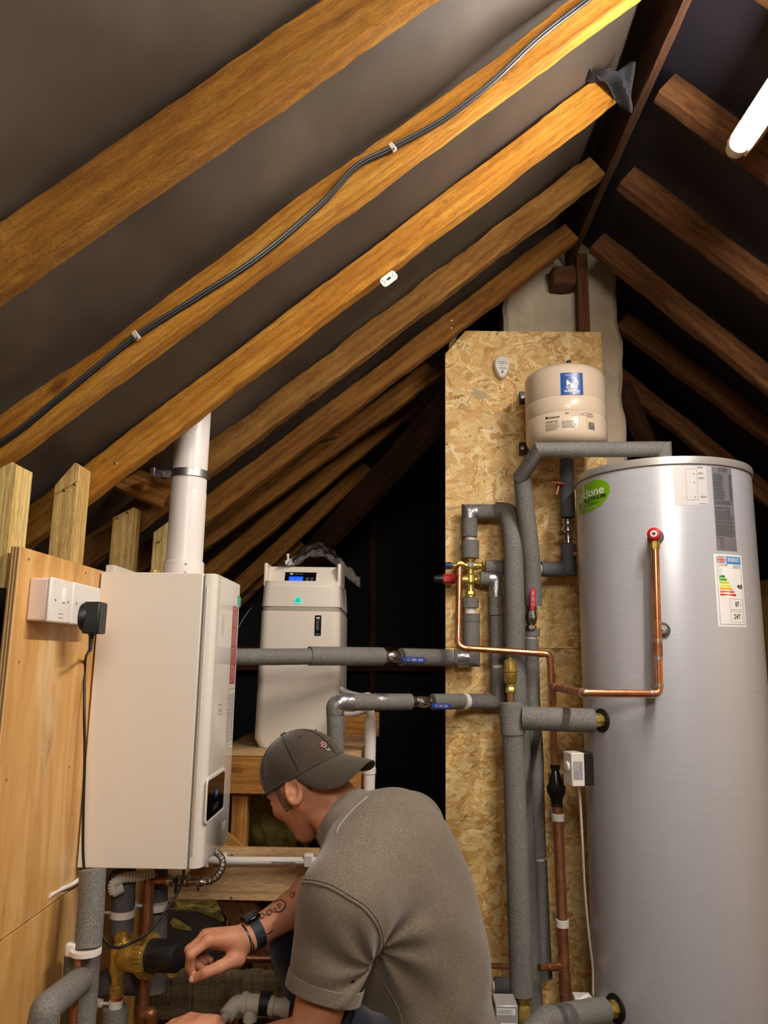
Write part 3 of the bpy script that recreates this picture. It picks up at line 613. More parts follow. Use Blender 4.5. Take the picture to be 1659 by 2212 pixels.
qd=doorpt(483,1783); sh.rect(qd[1]-.02,qd[2]-.009,qd[1]+.022,qd[2]+.009,WHT); sh.lines(qd[1]-.017,qd[2]-.007,qd[1]+.019,qd[2]+.007,3,INKG,fill=.3)
sh.build('warning_label',bo)
# teal script mark on door top
for (px,py,r) in((462,1233,.011),(478,1240,.008)):
    c=at(px,py,2.0 if px<470 else 2.09); c[0]=min(c[0],-.44); obj('hinge_cap',MB().lathe(V(c[0]-.006,c[1],bt_+.004),(1,0,0),[(-.004,r*.8),(0,r),(.01,r),(.014,r*.7)],20),ENAMG,bo)
# top fittings
c=at(350,1232,2.08); obj('top_plate',MB().box(((X0+XF1)/2,2.06,bt_+.004),(.13,.16,.008)),ENAMG,bo,bevel=.002)
c=at(335,1226,1.99); obj('test_point',MB().lathe(V(c[0],c[1],bt_),(0,0,1),[(0,.013),(.006,.013),(.007,.010),(.014,.010),(.015,.0125),(.02,.0125),(.021,.009)],24),BRASS,bo)
c=at(302,1232,1.95); obj('cap_nut',MB().lathe(V(c[0],c[1],bt_),(0,0,1),[(0,.012),(.006,.012),(.008,.008)],6),STEEL,bo)
# ------------------------------------------------------------ flue
YF=2.06; cf=at(404,1160,YF); ct=at(417,930,YF); rf=.0495
fl=root('flue_pipe','white vertical flue pipe rising from the boiler into the roof','flue',V(cf[0],YF,bt_))
fx=at(399,1200,YF)[0]
obj('flue_upper',MB().lathe(V(fx,YF,.40),(0,0,1),[(0,.0475),(.0,.0475),(.55,.0475)],40),PLP,fl)
obj('flue_lower',MB().lathe(V(fx,YF,bt_+.004),(0,0,1),[(0,.0485),(.235,.0485),(.24,.048)],40),PLP,fl)
obj('flue_socket',MB().lathe(V(fx,YF,bt_+.004),(0,0,1),[(0,.0525),(.002,.053),(.045,.053),(.048,.0505)],40),PLP,fl)
zb_=at(410,1027,YF)[2]
obj('pipe_band',MB().lathe(V(fx,YF,zb_-.010),(0,0,1),[(0,.0495),(0,.0515),(.021,.0515),(.021,.0495)],40,caps=False),STEEL,fl)
m=MB().box((fx-.072,YF-.018,zb_),(.05,.003,.02)).box((fx-.098,YF-.006,zb_+.006),(.012,.03,.022)); obj('bracket',m,STEEL,fl,bevel=.001)
obj('bracket_screw',MB().lathe(V(fx-.068,YF-.02,zb_),(0,-1,0),[(0,.005),(.004,.005),(.006,.003)],6),STEEL,fl)
for (dz,an) in((.036,-70),(.014,-70),(.03,-165)):
    a=math.radians(an); d=V(math.cos(a),math.sin(a),0); obj('rivet',MB().ball(V(fx,YF,bt_+.004+dz)+d*.053,.003,8),STEEL,fl)
# ============================================================ SOFTENER on its shelf
YS=2.56; sw=.262
SB=at(600,1616,YS)[2]; ST=at(640,1266,YS)[2]; TT=at(640,1222,YS+.03)[2]
sx=lambda px,py,Y=YS: at(px,py,Y)[0]
xl0,xr0=sx(547,1600),sx(712,1600); xl1,xr1=sx(565,1268),sx(738,1268)
so=root('water_softener','tall white water softener with a blue display and lit teal button','water softener',V((xl1+xr1)/2,YS+.2,SB))
cxs=(xl1+xr1)/2-.002; wS=.265; dS=.42
def rbox(name,cx,w0,w1,z0,z1,y0,d0,mat,par,r=.03,n=6):
    m=MB(); vs_=[]; N=None
    for (w_,z) in((w0*.9,z0),(w0,z0+.028),(w1,z1)) if name=='body' else ((w0,z0),(w1,z1)):
        ring=rr(cx,y0+d0/2,w_,d0 if w_>w0*.95 else d0*.96,r,n); N=len(ring); vs_+=[(x,y,z) for x,y in ring]
    K=len(vs_)//N; f=[tuple(range(N-1,-1,-1)),tuple((K-1)*N+i for i in range(N))]
    for k in range(K-1):
        for i in range(N): f.append((k*N+i,k*N+(i+1)%N,(k+1)*N+(i+1)%N,(k+1)*N+i))
    m.add(vs_,f); return obj(name,m,mat,par,ang=30)
zg0,zg1=at(640,1320,YS)[2],at(640,1310,YS)[2]
rbox('body',cxs,wS+.012,wS+.0,SB,zg0,YS,dS,SOFT,so)
rbox('band',cxs,wS-.006,wS-.006,zg0,zg1,YS+.002,dS-.004,SOFTG,so)
rbox('collar',cxs,wS,wS-.008,zg1,ST,YS,dS,SOFT,so)
rbox('rim',cxs,wS-.010,wS-.012,ST,ST+.018,YS+.004,dS-.01,SOFT,so)
# raised head with recessed display
hz=TT-ST
ht=root if False else None
for e in(-1,1): obj('head_side',MB().box((cxs+e*.124,YS+.13,ST+hz/2+.004),(.012,.22,hz+.008)),SOFT,so,bevel=.004)
sl=.35
m=MB(); vs_=[(cxs-.118,YS+.018,ST),(cxs+.118,YS+.018,ST),(cxs+.118,YS+.06,TT),(cxs-.118,YS+.06,TT),(cxs-.118,YS+.24,ST),(cxs+.118,YS+.24,ST),(cxs+.118,YS+.24,TT),(cxs-.118,YS+.24,TT)]
m.add(vs_,[(0,1,2,3),(3,2,6,7),(5,4,7,6),(1,5,6,2),(4,0,3,7),(0,4,5,1)]); obj('head',m,SOFT,so,bevel=.003)
hn=nrm(np.cross(V(1,0,0),V(0,.042,hz))); hv=nrm(V(0,.042,hz)); dc=V(sx(655,1255),YS+.018,ST)
dfn2=plane_fn(V(cxs-.008,YS+.018,ST),V(1,0,0),hv,hn)
L0,L1=-.052,.054
obj('display_panel',MB().prism([(L0,.0),(L1,.0),(L1,.058),(L0,.058)],0,.0015,lambda x,y,z:dfn2(x,y,z)),PLKG,so)
obj('display_frame',MB().prism([(L0-.006,.058),(L1+.006,.058),(L1+.006,.064),(L0-.006,.064)],0,.003,lambda x,y,z:dfn2(x,y,z)),SOFT,so,bevel=.001)
sh=Sheet(lambda a,b,l:dfn2(a,b,.0016+l)); LCD=plain('lcd_blue','1648F0',.4,emit=1.1); DIM=plain('print_dim','8F97A8',.5)
sh.rect(-.038,.002,.010,.040,LCD); sh.text('Mon 12:05:08',-.031,.027,.0065,plain('lcd_text','6E9BFF',.5,emit=.6),.0008)
def wmark(sh,u,v,s,mat): # drop-shaped W mark
    for k in range(3): sh.poly([(u+s*(k*.42),v+s*.55),(u+s*(k*.42+.2),v+s*.75),(u+s*(k*.42+.4),v+s*.55),(u+s*(k*.42+.2),v+s*.3)],mat,.0006)
    for k in range(2): sh.poly([(u+s*(k*.42+.22),v+s*.25),(u+s*(k*.42+.4),v+s*.45),(u+s*(k*.42+.6),v+s*.25),(u+s*(k*.42+.4),v)],mat,.0006)
wmark(sh,-.037,.046,.011,WHT); sh.text('soft water',-.019,.048,.0068,DIM)
for i in range(2):
    for j in range(2): sh.ring(.025+.015*i,.031-.017*j,.005,.0009,DIM,n=14); sh.rect(.022+.015*i,.0225-.017*j,.028+.015*i,.0235-.017*j,DIM); sh.poly([(.023+.015*i,.030-.017*j),(.027+.015*i,.030-.017*j),(.025+.015*i,.0335-.017*j)],DIM)
sh.build('display_screen',so)
# teal power button
pb=at(644,1297,YS-.0003); fnb=plane_fn(V(pb[0],YS-.0003,pb[2]),V(1,0,0),ZUP,V(0,-1,0)); TG=plain('teal_glow','20C8B4',.4,emit=.75)
bn=obj('power_button',MB().lathe(V(pb[0],YS+.001,pb[2]),(0,-1,0),[(0,.0125),(.002,.0125),(.003,.0115)],28),TG,so)
sh=Sheet(lambda a,b,l:fnb(a,b,.0025+l)); DT=plain('teal_dark','0B7A70',.4); sh.ring(0,0,.0125,.0008,WHT); sh.ring(0,.0002,.007,.0012,DT,.001,-60,240); sh.rect(-.0006,0,.0006,.008,DT,.0012); sh.rect(-.0022,-.004,-.0006,.001,DT,.0012); sh.rect(.0006,-.004,.0022,.001,DT,.0012); sh.build('power_symbol',so)
# black name badge, lettering turned on its side
bc=at(687,1351,YS); fb_=plane_fn(V(bc[0],YS-.001,bc[2]),V(1,0,0),ZUP,V(0,-1,0))
obj('badge',MB().prism(rr(0,0,.021,.066,.002,2),0,.0018,lambda x,y,z:fb_(x,y,z)),PLKG,so)
sh=Sheet(lambda a,b,l:fb_(a,b,.0018+l)); wmark(sh,-.007,.020,.011,WHT); sh.rect(-.007,.0155,.007,.0165,DIM); sh.text('Si260',-.005,.013,.013,DIM,rot=-math.pi/2); sh.rect(-.007,-.028,.007,-.027,DIM); sh.rect(-.007,-.030,.007,-.0295,DIM); sh.build('badge_print',so)
# polythene bag with a small valve in it lying on top
r=np.random.default_rng(11); nx,ny=46,26; vs_=[];f=[]
for s_ in(0,1):
  for i in range(nx+1):
    for j in range(ny+1):
        a,b=i/nx,j/ny; px_=602+176*a; prof=1222-42*math.exp(-((a-.47)/.3)**2)*(1-.0*a)+(0 if a<.72 else (a-.72)*95)
        base=at(px_,prof+ (18*math.sin(b*math.pi) if a>.7 else 8)+0,YS+.03+.17*b+.02*a)
        arch=math.sin(b*math.pi)**.7
        c=base.copy(); th=.022*arch*(1 if a<.75 else .45)*math.sin(math.pi*min(1,max(0,.06+a*.94)))**.6
        c[2]+= (th if s_ else -th*.8) + .006*math.sin(a*23+b*9+s_*2)*math.sin(b*17-a*5)+.004*math.sin(a*51+b*31)+r.normal(0,.0007)
        c[1]+=.006*math.sin(a*31)*math.sin(b*11)
        if a<.72: c[2]=max(c[2],TT+.002)
        vs_.append(c)
N_=(nx+1)*(ny+1)
for s_ in(0,1):
  for i in range(nx):
    for j in range(ny):
        a=s_*N_+i*(ny+1)+j; f.append((a,a+1,a+ny+2,a+ny+1))
pbg=root('plastic_bag','crumpled clear plastic bag lying on top of the softener','bag',at(690,1215,YS+.1))
obj('film',MB().add(vs_,f),FILM,pbg,ang=20)
c=at(624,1214,YS+.07); vt=root('bag_fitting','small white plastic fitting inside the clear bag','fitting',c)
obj('flange',MB().lathe(c+V(0,0,-.003),(0,-1,.5),[(0,.013),(.005,.013),(.008,.006)],18),PLW,vt); obj('stem',MB().lathe(c+V(-.002,0,.0),(-.1,-.1,1),[(0,.004),(.022,.004),(.023,.006),(.028,.006)],12),PLW,vt)
# ------------------------------------------------------------ shelf under the softener
zs_t=SB-.001
shf=root('softener_shelf','timber shelf frame holding up the water softener','shelf',at(640,1700,2.7))
xa,xb_=at(470,1640,2.50)[0],at(780,1640,2.50)[0]
zsb=zs_t-at(640,1620,2.5)[2]+at(640,1634,2.5)[2]
obj('shelf_board',MB().box(((xa+xb_)/2,2.78,zs_t-.009),(xb_-xa,.56,.018)),W_OAK,shf,bevel=.001)
beam('front_rail',V(xa,2.525,zs_t-.018-.057),V(xb_-.02,2.525,zs_t-.018-.057),.045,.112,W_SHELF,shf,n=20,rough=.0004)
beam('side_rail',V(xb_-.022,2.50,zs_t-.018-.057),V(xb_-.022,3.0,zs_t-.018-.057),.045,.112,W_SHELF,shf,w_dir=(1,0,0))
for (px,wpx,Y,b) in((522,34,2.56,-1.3),(768,34,2.54,-1.3)):
    c=at(px,1700,Y); beam('shelf_post',V(c[0],Y,b),V(c[0],Y,zs_t-.13),.05,.045,W_SHELF,shf,h_dir=(0,1,0),w_dir=(1,0,0),n=10,rough=.0004)
c=at(560,1780,2.95); beam('rear_post',V(c[0],2.95,-1.3),V(c[0],2.95,zs_t-.02),.05,.06,W_DARK,shf,h_dir=(0,1,0),w_dir=(1,0,0))
obj('back_upstand',MB().box(((xa+xb_)/2+.1,3.05,zs_t+.04),(.34,.02,.09)),W_SHELF,shf)
beam('brace_timber',at(452,1795,2.45),at(530,1860,2.52),.045,.06,W_SHELF,n=6,rough=.0005,label='short slanting timber offcut beside the shelf post',cat='timber')
# pale board across, white waste pipe on it
YBd=2.30; zA_,zB_=at(560,1832,YBd)[2],at(560,1946,YBd)[2]
pb_=root('cross_board','pale oak effect board fixed across behind the man','board',at(560,1890,YBd))
xL=at(352,1900,YBd)[0]
obj('board_face',MB().box(((xL+.18)/2,YBd+.009,(zA_+zB_)/2),(.18-xL,.018,zA_-zB_)),W_OAK,pb_,bevel=.001)
for(px,py) in((501,1846),(500,1939)): obj('board_screw',nail(px,py,YBd,.004),STEEL,pb_)
wp=root('waste_pipe','white plastic waste pipe clipped to the pale board','pipe',at(560,1858,YBd-.02))
a,b=at(430,1859,YBd-.022),at(760,1861,YBd-.022)
obj('pipe',MB().tube([a,b],.0108,20),PLP,wp)
for px in(446,482,666): c=at(px,1859,YBd-.022); obj('pipe_clip',MB().box(c+V(0,.004,0),(.016 if px!=666 else .026,.03,.034 if px!=482 else .038)),PLP,wp,bevel=.004)
sh=Sheet(lambda u,v,l:V(u,(YBd-.022)-math.sqrt(max(1e-6,.0108**2-v*v))-l,a[2]+v)); q=at(610,1857,YBd-.03); sh.lines(q[0]-.03,-.001,q[0]+.04,.004,1,INKG,fill=.6); sh.build('pipe_print',wp)
# behind/below: glass wool, dark slab, weathered board, diagonal timber
def blob(name,c,size,mat,seed,label,cat,n=28):
    r=np.random.default_rng(seed); m=MB(); m.ball((0,0,0),1,n); v=m.v[0]; ph=r.uniform(0,6,(6,3)); fr=r.uniform(2,7,(6,3)); d=np.ones(len(v))
    for k in range(6): d+=.07*np.sin((v*fr[k]).sum(1)*1.3+ph[k,0])
    v2=np.sign(v)*np.abs(v)**.75; m.v[0]=v2*d[:,None]*np.array(size)+c; return obj(name,m,mat,label=label,cat=cat,ang=60)
blob('glass_wool',at(425,1968,2.62),(.16,.07,.055),WOOL,1,'yellow green glass wool stuffed below the pale board','insulation')
blob('glass_wool',at(600,1745,2.95),(.11,.1,.16),WOOL,2,'dim yellow glass wool behind the face of the man','insulation')
blob('glass_wool',at(545,2080,2.75),(.25,.07,.05),WOOL,3,'glass wool lump behind the copper pipe by the hand','insulation')
c=at(425,2030,2.5); obj('slate_slab',MB().box(c+V(.02,.06,-.01),(.3,.02,.15)),plain('slab_dark','3B322D',.8),label='dark flat slab leaning under the glass wool',cat='slab',bevel=.003)
wbd=beam('weathered_board',at(318,2146,2.36),at(628,2146,2.36),.03,.118,W_WEATH,rough=.0018,n=60,wave=lambda t:(.002*math.sin(t*40),.003*math.sin(t*27)),label='grey weathered board lying behind the hands',cat='board')
for(px,py) in((368,2119),(364,2167)): obj('nail_hole',nail(px,py,2.3445,.004),INK,wbd)
beam('sole_timber',at(268,2185,2.40),at(318,2185,2.40),.04,.09,W_SHELF,label='short timber block low behind the copper pipes',cat='timber')
beam('brace',at(500,1925,2.34),at(665,2215,2.44),.045,.085,W_OLD,rough=.0008,n=30,label='brown diagonal timber descending behind the forearm',cat='timber',h_dir=(.85,0,.5))
beam('floor_joist',at(300,2240,2.6)-V(.3,0,0),at(640,2240,2.6),.05,.15,W_DARK,label='dark joist at the bottom behind the pipes',cat='joist')
c=at(505,2090,2.5); beam('post_stub',c+V(0,0,-.12),c+V(0,0,.06),.05,.045,W_SHELF,label='short upright timber behind the fingers',cat='timber',h_dir=(0,1,0),w_dir=(1,0,0))
c=at(521,2050,2.48); beam('post_dark',c+V(0.02,0,-.2),c+V(.02,0,.14),.03,.045,W_DARK,label='dark upright behind the hand above the weathered board',cat='timber',h_dir=(0,1,0),w_dir=(1,0,0))
# ============================================================ STRAND BOARD, CHIMNEY, POST
YO=2.72
def board(name,poly,Yf,th,label,seed,nfl):
    r=np.random.default_rng(seed); rt=root(name,label,'board',(np.mean([p[0] for p in poly]),Yf,min(p[1] for p in poly)))
    obj('core',MB().prism(poly,0,th,lambda x,y,z:V(x,Yf+z,y)),OSBB,rt,smooth=False)
    P=np.array(poly); x0,z0=P.min(0); x1,z1=P.max(0); pal=[np.array(lin(c)) for c in('E6BE7C','EDCB8A','F4D89C','F9E3B2','DDB26C','EAC280','D3A562','F0D090','F8DFA8')]
    cut=poly
    vs_=[];f=[];col=[];n=0
    from mathutils.geometry import intersect_point_line
    def clip(pg):
        # Sutherland-Hodgman against the convex board outline (counter-clockwise)
        out=pg
        for i in range(len(cut)):
            a,b=np.array(cut[i]),np.array(cut[(i+1)%len(cut)]); e=b-a; inn=lambda q:e[0]*(q[1]-a[1])-e[1]*(q[0]-a[0])>=0
            src,out=out,[]
            for k in range(len(src)):
                p,q=src[k],src[(k+1)%len(src)]; ip,iq=inn(p),inn(q)
                if ip: out.append(p)
                if ip!=iq:
                    d=q-p; t=(e[0]*(a[1]-p[1])-e[1]*(a[0]-p[0]))/(e[0]*d[1]-e[1]*d[0]); out.append(p+d*t)
            if len(out)<3: return None
        return out
    for k in range(nfl):
        c=np.array((r.uniform(x0,x1),r.uniform(z0,z1))); L=r.uniform(.026,.072)*(1.4 if r.random()<.15 else 1); W=r.uniform(.003,.015) if r.random()<.7 else r.uniform(.014,.030)
        if k<nfl*.25: L*=1.4; W=W*1.6+.008
        a=r.normal(.15,.6) if r.random()<.7 else r.uniform(0,math.pi); ca,sa=math.cos(a),math.sin(a)
        pts=[(-L/2,-W/2*r.uniform(.5,1)),(-L/4,-W/2),(L/4,-W/2*r.uniform(.8,1)),(L/2,-W/2*r.uniform(.3,1)),(L/2*r.uniform(.85,1.08),W/2*r.uniform(.2,1)),(L/5,W/2*r.uniform(.8,1)),(-L/4,W/2),(-L/2*r.uniform(.85,1.05),W/2*r.uniform(.4,1))]
        pg=clip([c+np.array((x*ca-y*sa,x*sa+y*ca)) for x,y in pts])
        if pg is None: continue
        lift=.0003+.0016*k/nfl+r.uniform(0,.0003); tx,tz=r.normal(0,.012,2); pc=pal[int(r.integers(len(pal)))]*r.uniform(.86,1.08)
        if r.random()<.035: pc=pc*.62
        m_=len(pg)
        for q in pg: vs_.append((q[0],Yf-lift-(q[0]-c[0])*tx-(q[1]-c[1])*tz,q[1])); col.append((pc[0],pc[1],pc[2],1))
        # shadowed rim below each strand edge
        for q in pg: vs_.append((c[0]+(q[0]-c[0])*1.0+(.0007 if q[0]>c[0] else -.0007),Yf-lift+.0007,q[1]+(.0007 if q[1]>c[1] else -.0007))); col.append((pc[0]*.5,pc[1]*.4,pc[2]*.3,1))
        f.append(tuple(range(n,n+m_)))
        for i in range(m_): f.append((n+i,n+m_+i,n+m_+(i+1)%m_,n+(i+1)%m_))
        n+=2*m_
    vs_=np.array(vs_); vs_[:,1]=np.minimum(vs_[:,1],Yf-.0001)
    obj('strands',(vs_,f),OSB,rt,kind='stuff',smooth=False,cols=col)
    return rt
xo0,xo1=.181,.765; ztop=at(1100,716,YO)[2]; zcut=at(961,765,YO)[2]; xcut=at(1005,716,YO)[0]; zseam=at(1100,1400,YO)[2]
board('strand_board',[(xo0,zseam+.0012),(xo1,zseam+.0012),(xo1,ztop),(xcut,ztop),(xo0,zcut)],YO,.018,'upper oriented strand board sheet with a notched top left corner',5,6500)
board('strand_board',[(xo0,FLZ+.3),(xo1,FLZ+.3),(xo1,zseam-.0012),(xo0,zseam-.0012)],YO,.018,'lower oriented strand board sheet below the horizontal joint',6,7500)
for (px,py) in((1163,768),(975,997),(1193,996)): obj('nail_mark',nail(px,py,YO-.002,.003),BRASS,bpy.data.objects['strand_board'])
beam('batten_support',V(at(978,1000,2.76)[0],2.78,-1.3),V(at(978,730,2.76)[0],2.78,at(978,722,2.76)[2]),.03,.05,W_STUD,h_dir=(0,1,0),w_dir=(1,0,0),label='narrow timber showing behind the notched board corner',cat='timber')
# chimney: lumpy painted breast with rounded shoulder
YC=2.82; m=MB(); cx0,cx1=at(1088,680,YC)[0],at(1344,800,YC)[0]; ctz=at(1160,590,YC)[2]
r=np.random.default_rng(4); nu,nv=26,70; vs_=[];f=[]; zb0=-1.3
def cl(v):  # left & right edges by height
    t=(v-(ctz-.15))/.15; return cx0+(0 if t<0 else .06*t*t)
for i in range(nv+1):
    z=zb0+(ctz+.30-zb0)*i/nv; L_=cl(min(z,ctz)); R_=cx1+.006*math.sin(z*17)+(.006 if z<ctz-.25 else 0)
    for j in range(nu+1):
        a=j/nu; edge=min(a,1-a); rnd=.02*max(0,1-edge/.06)**2
        vs_.append((L_+(R_-L_)*a+.003*math.sin(z*40+a*3),YC+rnd+.005*math.sin(a*9+z*7)*math.sin(z*13)+r.normal(0,.0008),z))
for i in range(nv):
    for j in range(nu): k=i*(nu+1)+j; f.append((k,k+1,k+nu+2,k+nu+1))
n0=len(vs_)
for i in range(nv+1): vs_.append((vs_[i*(nu+1)][0]+.004,YC+.42,vs_[i*(nu+1)][2])); vs_.append((vs_[i*(nu+1)+nu][0],YC+.42,vs_[i*(nu+1)][2]))
for i in range(nv): f.append((i*(nu+1),(i+1)*(nu+1),n0+2*i+2,n0+2*i)); f.append((i*(nu+1)+nu,n0+2*i+1,n0+2*i+3,(i+1)*(nu+1)+nu))
f.append(tuple(range(nv*(nu+1),nv*(nu+1)+nu+1))+(n0+2*nv+1,n0+2*nv))
m.add(vs_,f); obj('chimney_breast',m,PLASTER,label='cream painted lumpy chimney rising behind the strand board',cat='chimney')
B_=at(1217,600,2.76); 
m=MB(); m.ball((0,0,0),1,16); v=m.v[0]; v=np.sign(v)*np.abs(v)**.35; v=v*np.array((.050,.05,.042))*(1+.04*np.sin(v[:,[1,2,0]]*5+1)); m.v[0]=v+B_+V(0,.02,0)
obj('ridge_block',m,wood('brown_block','5A3A26','7A5238','98745A',1,.6),label='rough brown and cream block under the ridge',cat='block',ang=50)
pc=at(1265,720,2.735); pt=at(1268,556,2.735)
beam('short_post',V(pc[0]-.001,2.765,ztop+.0),V(pc[0]-.001,2.765,pt[2]+.02),.042,.05,W_OLD,h_dir=(0,1,0),w_dir=(1,0,0),label='short upright post standing above the strand board top edge',cat='timber')
# ============================================================ SILVER CYLINDER
XC,YCc,RCy=.850,2.415,.2645
zt1=at(1440,984,YCc-RCy)[2]; zt0=at(1440,1001,YCc-RCy)[2]
cy=root('hot_water_cylinder','tall silver hot water cylinder with green badge and energy label','cylinder',(XC,YCc,FLZ+.02))
obj('jacket',MB().lathe((XC,YCc,0),(0,0,1),[(FLZ+.02,RCy),(zt0,RCy)],128,caps=False),CYL,cy,ang=40)
obj('lid',MB().lathe((XC,YCc,0),(0,0,1),[(zt0-.001,RCy+.002),(zt0+.0005,RCy+.0045),(zt1-.004,RCy+.0045),(zt1-.001,RCy+.003),(zt1,RCy),(zt1+.001,0)],128,caps=False),plain('lid_silver','BDB9B4',.35,.5),cy,ang=40)
def cyl_hit(px,py,R=RCy):
    d=ray(px,py); a=d[0]**2+d[1]**2; b=-2*(d[0]*XC+d[1]*YCc); c=XC**2+YCc**2-R*R; k=(-b-math.sqrt(max(0,b*b-4*a*c)))/(2*a); return d*k
def cyl_uv(px,py): p=cyl_hit(px,py); return math.atan2(p[0]-XC,-(p[1]-YCc))*RCy,p[2]
def cfn(u,v,l): a=u/RCy; return V(XC+(RCy+l)*math.sin(a),YCc-(RCy+l)*math.cos(a),v)
def cyl_n(px,py): p=cyl_hit(px,py); return p,nrm(V(p[0]-XC,p[1]-YCc,0))
obj('lid_seam',MB().lathe((XC,YCc,0),(0,0,1),[(zt0-.004,RCy+.0002),(zt0-.003,RCy+.0012),(zt0-.0015,RCy+.0002)],128,caps=False),plain('seam_dark','7D7873',.5),cy)
# green badge: D shape, slightly clipped by the left limb
ua,va=cyl_uv(1247,1070); ub,vb=cyl_uv(1318,1075); vt=cyl_uv(1285,1037)[1]; vbm=cyl_uv(1262,1112)[1]
GREEN=plain('badge_green','7DB61C',.2,coat=.5); GREEND=plain('badge_green_dark','5E9A12',.2,coat=.5)
sh=Sheet(cfn,.008); uc=(ua+ub)/2
gp=[]
Wb,Hb=(ub-ua)+.0,(vt-vbm)
for (u,v) in [(0,.12),(.35,.0),(.55,.02),(.8,.14),(.93,.3),(1,.5),(1,.68),(.95,.84),(.84,.96),(.7,1.0),(.5,.98),(.2,.93),(.06,.88),(0,.8)]: gp.append((ua+u*Wb,vbm+v*Hb))
sh.poly(gp,GREEN)
sh.poly([(ua,vbm+.15*Hb),(ua+.3*Wb,vbm+.08*Hb),(ua+.8*Wb,vbm+.28*Hb),(ua+.5*Wb,vbm+.36*Hb),(ua,vbm+.42*Hb)],GREEND,.0006)
sh.text('Cyclone',ua+.05*Wb,vbm+.50*Hb,.036,WHT,.0012,rot=.02,bold=True,fit=.84*Wb)
sh.text('PLATINUM',ua+.36*Wb,vbm+.355*Hb,.0165,INK,.0012,rot=.03,bold=True,fit=.56*Wb)
for k in range(4): sh.rect(ua+(.15+.012*k)*Wb,vbm+(.50-.05*k)*Hb,ua+(.27-.02*k)*Wb,vbm+(.52-.05*k)*Hb,WHT,.0012)
sh.text('powered by joule',ua+.22*Wb,vbm+.14*Hb,.009,plain('pale_green','C8E68A',.4),.0012,fit=.5*Wb)
gb=sh.build('badge',cy)
# diagram label, data label, energy label
def span(p0,p1): a,b=cyl_uv(*p0),cyl_uv(*p1); return a[0],b[1],b[0],a[1]
sh=Sheet(cfn); PAPER=plain('label_paper','C9C5C4',.4); 
u0,v0,u1,v1=span((1453,1003),(1530,1092)); v1=zt0-.006; sh.rect(u0,v0,u1,v1,PAPER)
w_,h_=u1-u0,v1-v0; INKP=plain('ink_pinkgrey','8A7E84',.6)
sh.frame(u0+.36*w_,v0+.13*h_,u0+.70*w_,v0+.92*h_,.0008,INKP)
for (a,b,c) in((.52,.96,.72),(.15,.79,.5),(.55,.79,.72),(.58,.66,.72),(.12,.57,.5),(.12,.48,.42),(.12,.22,.5),(.12,.17,.36),(.6,.2,.75)): sh.rect(u0+a*w_,v0+b*h_,u0+c*w_,v0+(b+.004)*h_,INKP)
for (a,b) in((.73,.93),(.73,.78),(.73,.66),(.77,.19)): sh.lines(u0+a*w_,v0+b*h_,u0+(a+.2)*w_,v0+(b+.05)*h_,3,INKG,seed=int(b*99),fill=.5)
sh.lines(u0+.74*w_,v0+.025*h_,u0+.98*w_,v0+.045*h_,1,INK,fill=.6)
for b in(.79,.57,.20): sh.ring(u0+.6*w_,v0+b*h_,.0018,.0018,INK,n=8)
lb=sh.build('diagram_label',cy)
sh=Sheet(cfn); GREY_L=plain('label_grey_foil','85848A',.4,.3)
u0,v0,u1,v1=span((1536,1002),(1592,1192)); v1=zt0-.006; sh.rect(u0,v0,u1,v1,GREY_L); w_,h_=u1-u0,v1-v0
sh.text('joule',u0+.3*w_,v1-.052*h_,.026,INK,.0008,fit=.45*w_); sh.rect(u0+.3*w_,v1-.066*h_,u0+.75*w_,v1-.063*h_,INK)
sh.lines(u0+.05*w_,v1-.40*h_,u0+.58*w_,v1-.08*h_,15,INK,seed=2,fill=.45); sh.lines(u0+.80*w_,v1-.40*h_,u0+.98*w_,v1-.08*h_,15,INK,seed=3,fill=.4)
sh.lines(u0+.05*w_,v1-.455*h_,u0+.95*w_,v1-.405*h_,5,INK,seed=4,fill=.35)
sh.rect(u0,v1-.475*h_,u1,v1-.468*h_,PAPER)
sh.text('WARNINGS TO THE USER',u0+.04*w_,v1-.505*h_,.0072,INK,bold=True,fit=.7*w_); sh.lines(u0+.05*w_,v1-.645*h_,u0+.96*w_,v1-.515*h_,10,INK,seed=6,fill=.35)
sh.text('WARNINGS TO THE INSTALLER',u0+.04*w_,v1-.675*h_,.0068,INK,bold=True,fit=.85*w_); sh.lines(u0+.05*w_,v1-.83*h_,u0+.96*w_,v1-.685*h_,12,INK,seed=7,fill=.35)
sh.text('INSTALLED BY',u0+.06*w_,v1-.86*h_,.006,INK,fit=.3*w_)
for k in range(4): sh.text(['NAME','ADDRESS','TEL. No.','COMMISSIONED'][k],u0+.16*w_,v1-(.885+.028*k)*h_,.0055,INK,fit=.18*w_); sh.rect(u0+.38*w_,v1-(.887+.028*k)*h_,u0+.97*w_,v1-(.885+.028*k)*h_,INK)
sh.build('data_label',cy)
sh=Sheet(cfn); u0,v0,u1,v1=span((1541,1197),(1612,1354)); v1=cyl_uv(1575,1198)[1]; v0=cyl_uv(1580,1354)[1]; w_,h_=u1-u0,v1-v0; EB=plain('energy_blue','2E8FD6',.4); LB=plain('energy_line_blue','5C8FC0',.4)
sh.rect(u0,v0,u1,v1,WHT); sh.frame(u0+.07*w_,v0+.03*h_,u0+.94*w_,v1-.025*h_,.0012,LB)
sh.rect(u0+.40*w_,v1-.13*h_,u0+.92*w_,v1-.035*h_,EB,.001); sh.text('ENERGY',u0+.44*w_,v1-.10*h_,.0155,WHT,.0014,bold=True,fit=.43*w_)
fu,fv,fw,fh=u0+.10*w_,v1-.12*h_,.27*w_,.08*h_; FB=plain('flag_blue','1F2F6E',.4); FR=plain('flag_red','C8202F',.4)
sh.rect(fu,fv,fu+fw,fv+fh,FB,.0009)
